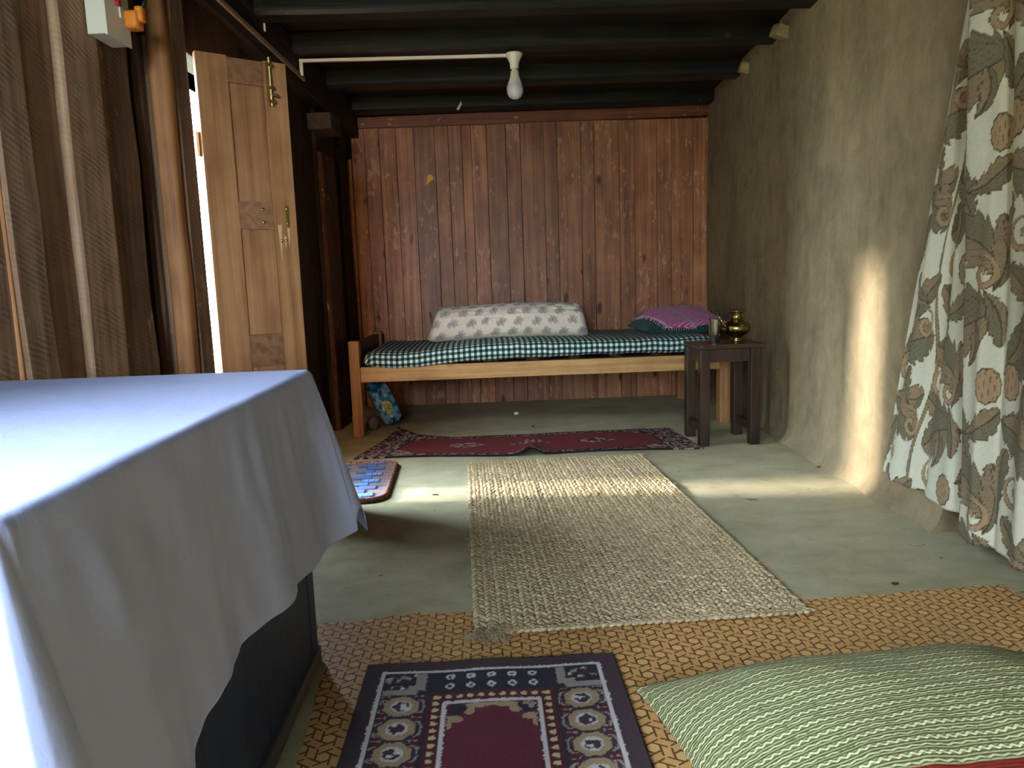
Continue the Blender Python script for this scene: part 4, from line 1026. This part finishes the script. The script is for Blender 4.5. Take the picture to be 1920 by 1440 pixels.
def curtain(label, X0t, X0b, YLt, YLb, YRt, YRb, Zt, ZbL, ZbR, Wd, folds, amp_t, amp_b, ph, soff, toff):
    H = Zt - (ZbL + ZbR) / 2; st = 0.0036; nu, nv = int(Wd / st), int(H / st)
    s = np.linspace(0, 1, nu); t = np.linspace(0, 1, nv); S_, T_ = np.meshgrid(s, t, indexing='ij')
    te = T_ ** 0.9
    Y = (YLt + (YLb - YLt) * te) * (1 - S_) + (YRt + (YRb - YRt) * te) * S_
    amp = amp_t + (amp_b - amp_t) * T_
    f = 0.5 - 0.5 * np.cos(2 * math.pi * folds * (S_ + 0.03 * np.sin(T_ * 3 + 2)) + ph) + 0.16 * np.sin(2 * math.pi * folds * 2.3 * S_ + 1 + T_ * 2)
    X = X0t + (X0b - X0t) * T_ - amp * f
    Y += 0.35 * amp * np.sin(2 * math.pi * folds * S_ + ph + .6)
    X += 0.004 * (vnoise(S_ * 14, T_ * 9) - .5)
    Z = Zt + ((ZbL + (ZbR - ZbL) * S_) - Zt) * T_
    C = pattern(S_ * Wd + soff, T_ * H + toff)
    hem = (T_ > 1 - .004 / H) ; C[hem] *= .8
    P = np.stack([X, Y, Z], -1)
    o = solid_sheet('curtain', P, M_CURT, None, 0.0015, C)
    return tag(o, label, 'curtain', 'leaf-printed curtains on the mud wall')
curtain('leaf-printed cream curtain panel nearer the bed, its edge against the mud wall', 1.375, 1.352, 1.925, 2.312, 1.84, 1.83, 1.80, 0.128, 0.108, 0.62, 2.2, 0.038, 0.030, 0.4, 0.0, 0.15)
curtain('leaf-printed cream curtain panel cut off by the right edge of the photo', 1.335, 1.318, 1.905, 1.840, 1.06, 1.02, 1.80, 0.075, 0.070, 1.05, 4.5, 0.045, 0.040, 2.6, 0.33, 0.48)
rod = thing('curtain_rod', 'slim dark rod carrying the leaf-printed curtains', 'curtain rod', (1.352, 1.5, 1.815))
MB().tube([(0, -0.60, 0), (0, 0.60, 0)], 0.009, 12).build('rod', M_BLACK, rod, True)
for sy in (-0.57, 0.57): MB().box((0.018, sy, 0), (0.05, 0.016, 0.03), 0.003).build('bracket', M_BLACK, rod)

# ------------------------------------------------------------------ electrics
lamp = thing('ceiling_bulb', 'bare white bulb in a holder under the sooty joist', 'light bulb', (0.197, 3.655, 1.925))
MB().lathe([(0.0005, 0.0), (0.041, 0.0), (0.042, -0.004), (0.040, -0.012), (0.030, -0.028), (0.023, -0.044), (0.021, -0.068), (0.0005, -0.069)], n=28).build('lamp_holder', M_PVC, lamp, True)
bu = MB().lathe([(0.013, -0.066), (0.013, -0.076), (0.020, -0.082), (0.0215, -0.100), (0.026, -0.118), (0.034, -0.136), (0.0355, -0.142)], n=28).build('bulb_base', M_PVC, lamp, True)
MB().lathe([(0.0355, -0.142), (0.040, -0.155), (0.0415, -0.168), (0.039, -0.186), (0.031, -0.201), (0.017, -0.210), (0.0005, -0.213)], n=28).build('bulb_diffuser', M_DIFF, lamp, True)

cd = thing('conduit', 'thin white plastic conduit running under the joist to the bulb', 'conduit', (-0.34, 3.655, 1.92))
MB().box((0, 0, -0.005), (1.010, 0.016, 0.014), 0.002, (0, -0.004, 0)).build('cross_run', M_PVC, cd)
MB().box((-0.497, 0, -0.040), (0.016, 0.014, 0.07), 0.002).build('drop', M_PVC, cd)
c2 = MB().box((0, 0, 0), (0.012, 1.95, 0.018), 0.002).build('wall_conduit', M_PVCD, None)
c2.location = (wall_left_x(2.75) + 0.0865, 2.75, 1.846); c2.rotation_euler = (0, 0, LW_ROT)
tag(c2, 'grimy brown conduit strip along the left wall plate', 'conduit')

clip = MB().box((0, 0, 0.012), (0.05, 0.012, 0.006), 0.001).box((-0.008, 0, -0.008), (0.008, 0.010, 0.040), 0.001).build('cable_clip', M_WHITE, None, loc=(-0.868, 3.206, 1.925))
tag(clip, 'small white metal clip at the top of the left wall plate', 'clip')
# switch box with orange plug
sb = thing('switch_box', 'white switch and socket box on the left plank wall', 'switch box', (-0.976, 2.055, 1.600), LW_ROT)
MB().box((0, 0, 0), (0.050, 0.112, 0.225), 0.004).build('box_body', M_WHITE, sb)
MB().box((0.027, 0, 0), (0.006, 0.118, 0.232), 0.002).build('face_plate', M_WHITE, sb)
MB().box((0.033, -0.028, 0.0), (0.010, 0.018, 0.036), 0.002).build('switch', M_WHITE, sb); MB().box((0.033, 0.0, -0.008), (0.012, 0.018, 0.034), 0.002).build('switch', M_RED, sb)
MB().box((0.031, 0.028, -0.03), (0.006, 0.040, 0.045), 0.002).build('socket', M_WHITE, sb)
pg = thing('plug', 'orange two-pin plug in the white switch box', 'plug', (-0.937, 2.072, 1.548), LW_ROT)
MB().box((0.016, 0.016, 0.0), (0.036, 0.040, 0.046), 0.010).box((0.034, 0.018, 0.016), (0.022, 0.026, 0.040), 0.008).build('plug_body', M_ORANGE, pg, True)
MB().tube([(0.036, 0.020, 0.03), (0.046, 0.026, 0.05), (0.050, 0.030, 0.08), (0.046, 0.03, 0.13), (0.03, 0.03, 0.21)], 0.0045, 8).build('cord', M_BLACK, pg, True)
MB().tube([(0.050, 0.030, 0.070), (0.049, 0.030, 0.10), (0.044, 0.03, 0.145)], 0.008, 10).build('cord_sleeve', M_ORANGE, pg, True)

# ------------------------------------------------------------------ small marks and litter
def flat_shape(name, pts, t, mat, loc, rot, label, cat):
    n = len(pts); v = [(x, y, 0) for x, y in pts] + [(x, y, t) for x, y in pts]
    f = [tuple(range(n - 1, -1, -1)), tuple(range(n, 2 * n))] + [(i, (i + 1) % n, n + (i + 1) % n, n + i) for i in range(n)]
    return tag(obj(name, v, f, mat, None, False, loc, rot), label, cat)
leafp = [(0.022 * math.cos(a) * (1 if math.sin(a) > -.3 else .75), 0.026 * math.sin(a) - (0.020 if math.sin(a) < -.95 else 0)) for a in np.linspace(0, 2 * math.pi, 20, endpoint=False)]
flat_shape('leaf_sticker', leafp, 0.002, M_YELLOW, (-0.326, 4.9035, 1.53), (math.pi / 2, 0.5, 0), 'small yellow leaf stuck on the red boards', 'leaf')
flat_shape('paper_shred', [(-.012, -.03), (.004, -.028), (.014, .012), (.004, .03), (-.004, .0)], 0.002, M_PAPER, (-0.105, 4.752, 1.955), (math.pi / 2, .3, 0), 'white paper shred on the joist above the red boards', 'paper')
rs = random.Random(8)
bits = [((0.948, 2.459), .055, M_STRAW, 'flat dry husk lying in the light patch right of the straw mat', 'husk'), ((1.395, 2.86), .045, M_DRYLEAF, 'dark dry leaf at the foot of the mud wall', 'leaf'),
        ((1.040, 1.712), .030, M_DRYLEAF, 'dark dry scrap at the far edge of the vinyl sheet', 'scrap'), ((1.255, 1.969), .045, M_STRAW, 'curled dry straw on the floor below the curtains', 'straw'),
        ((0.258, 3.985), .030, M_DRYLEAF, 'tiny dark scrap between the runner and the bed', 'scrap'), ((-0.215, 2.70), .035, M_DRYLEAF, 'brown scrap on the floor between doormat and straw mat', 'scrap')]
for i, ((x, y), s, mt, lb, ct) in enumerate(bits):
    if 'straw' == ct:
        pts = [(s * .5 * math.cos(a), s * .3 * math.sin(a), 0.002) for a in np.linspace(2.9, 6.4, 9)]
        tag(MB().tube(pts, .0014, 5).build('straw_bit', mt, None, True, loc=(x, y, 0)), lb, ct); continue
    n = 9; pts = [(s * .5 * math.cos(a) * rs.uniform(.6, 1), s * .28 * math.sin(a) * rs.uniform(.5, 1)) for a in np.linspace(0, 2 * math.pi, n, endpoint=False)]
    flat_shape(ct + '_bit', pts, 0.003, mt, (x, y, 0.0005), (0, 0, rs.uniform(-.6, .6)), lb, ct)
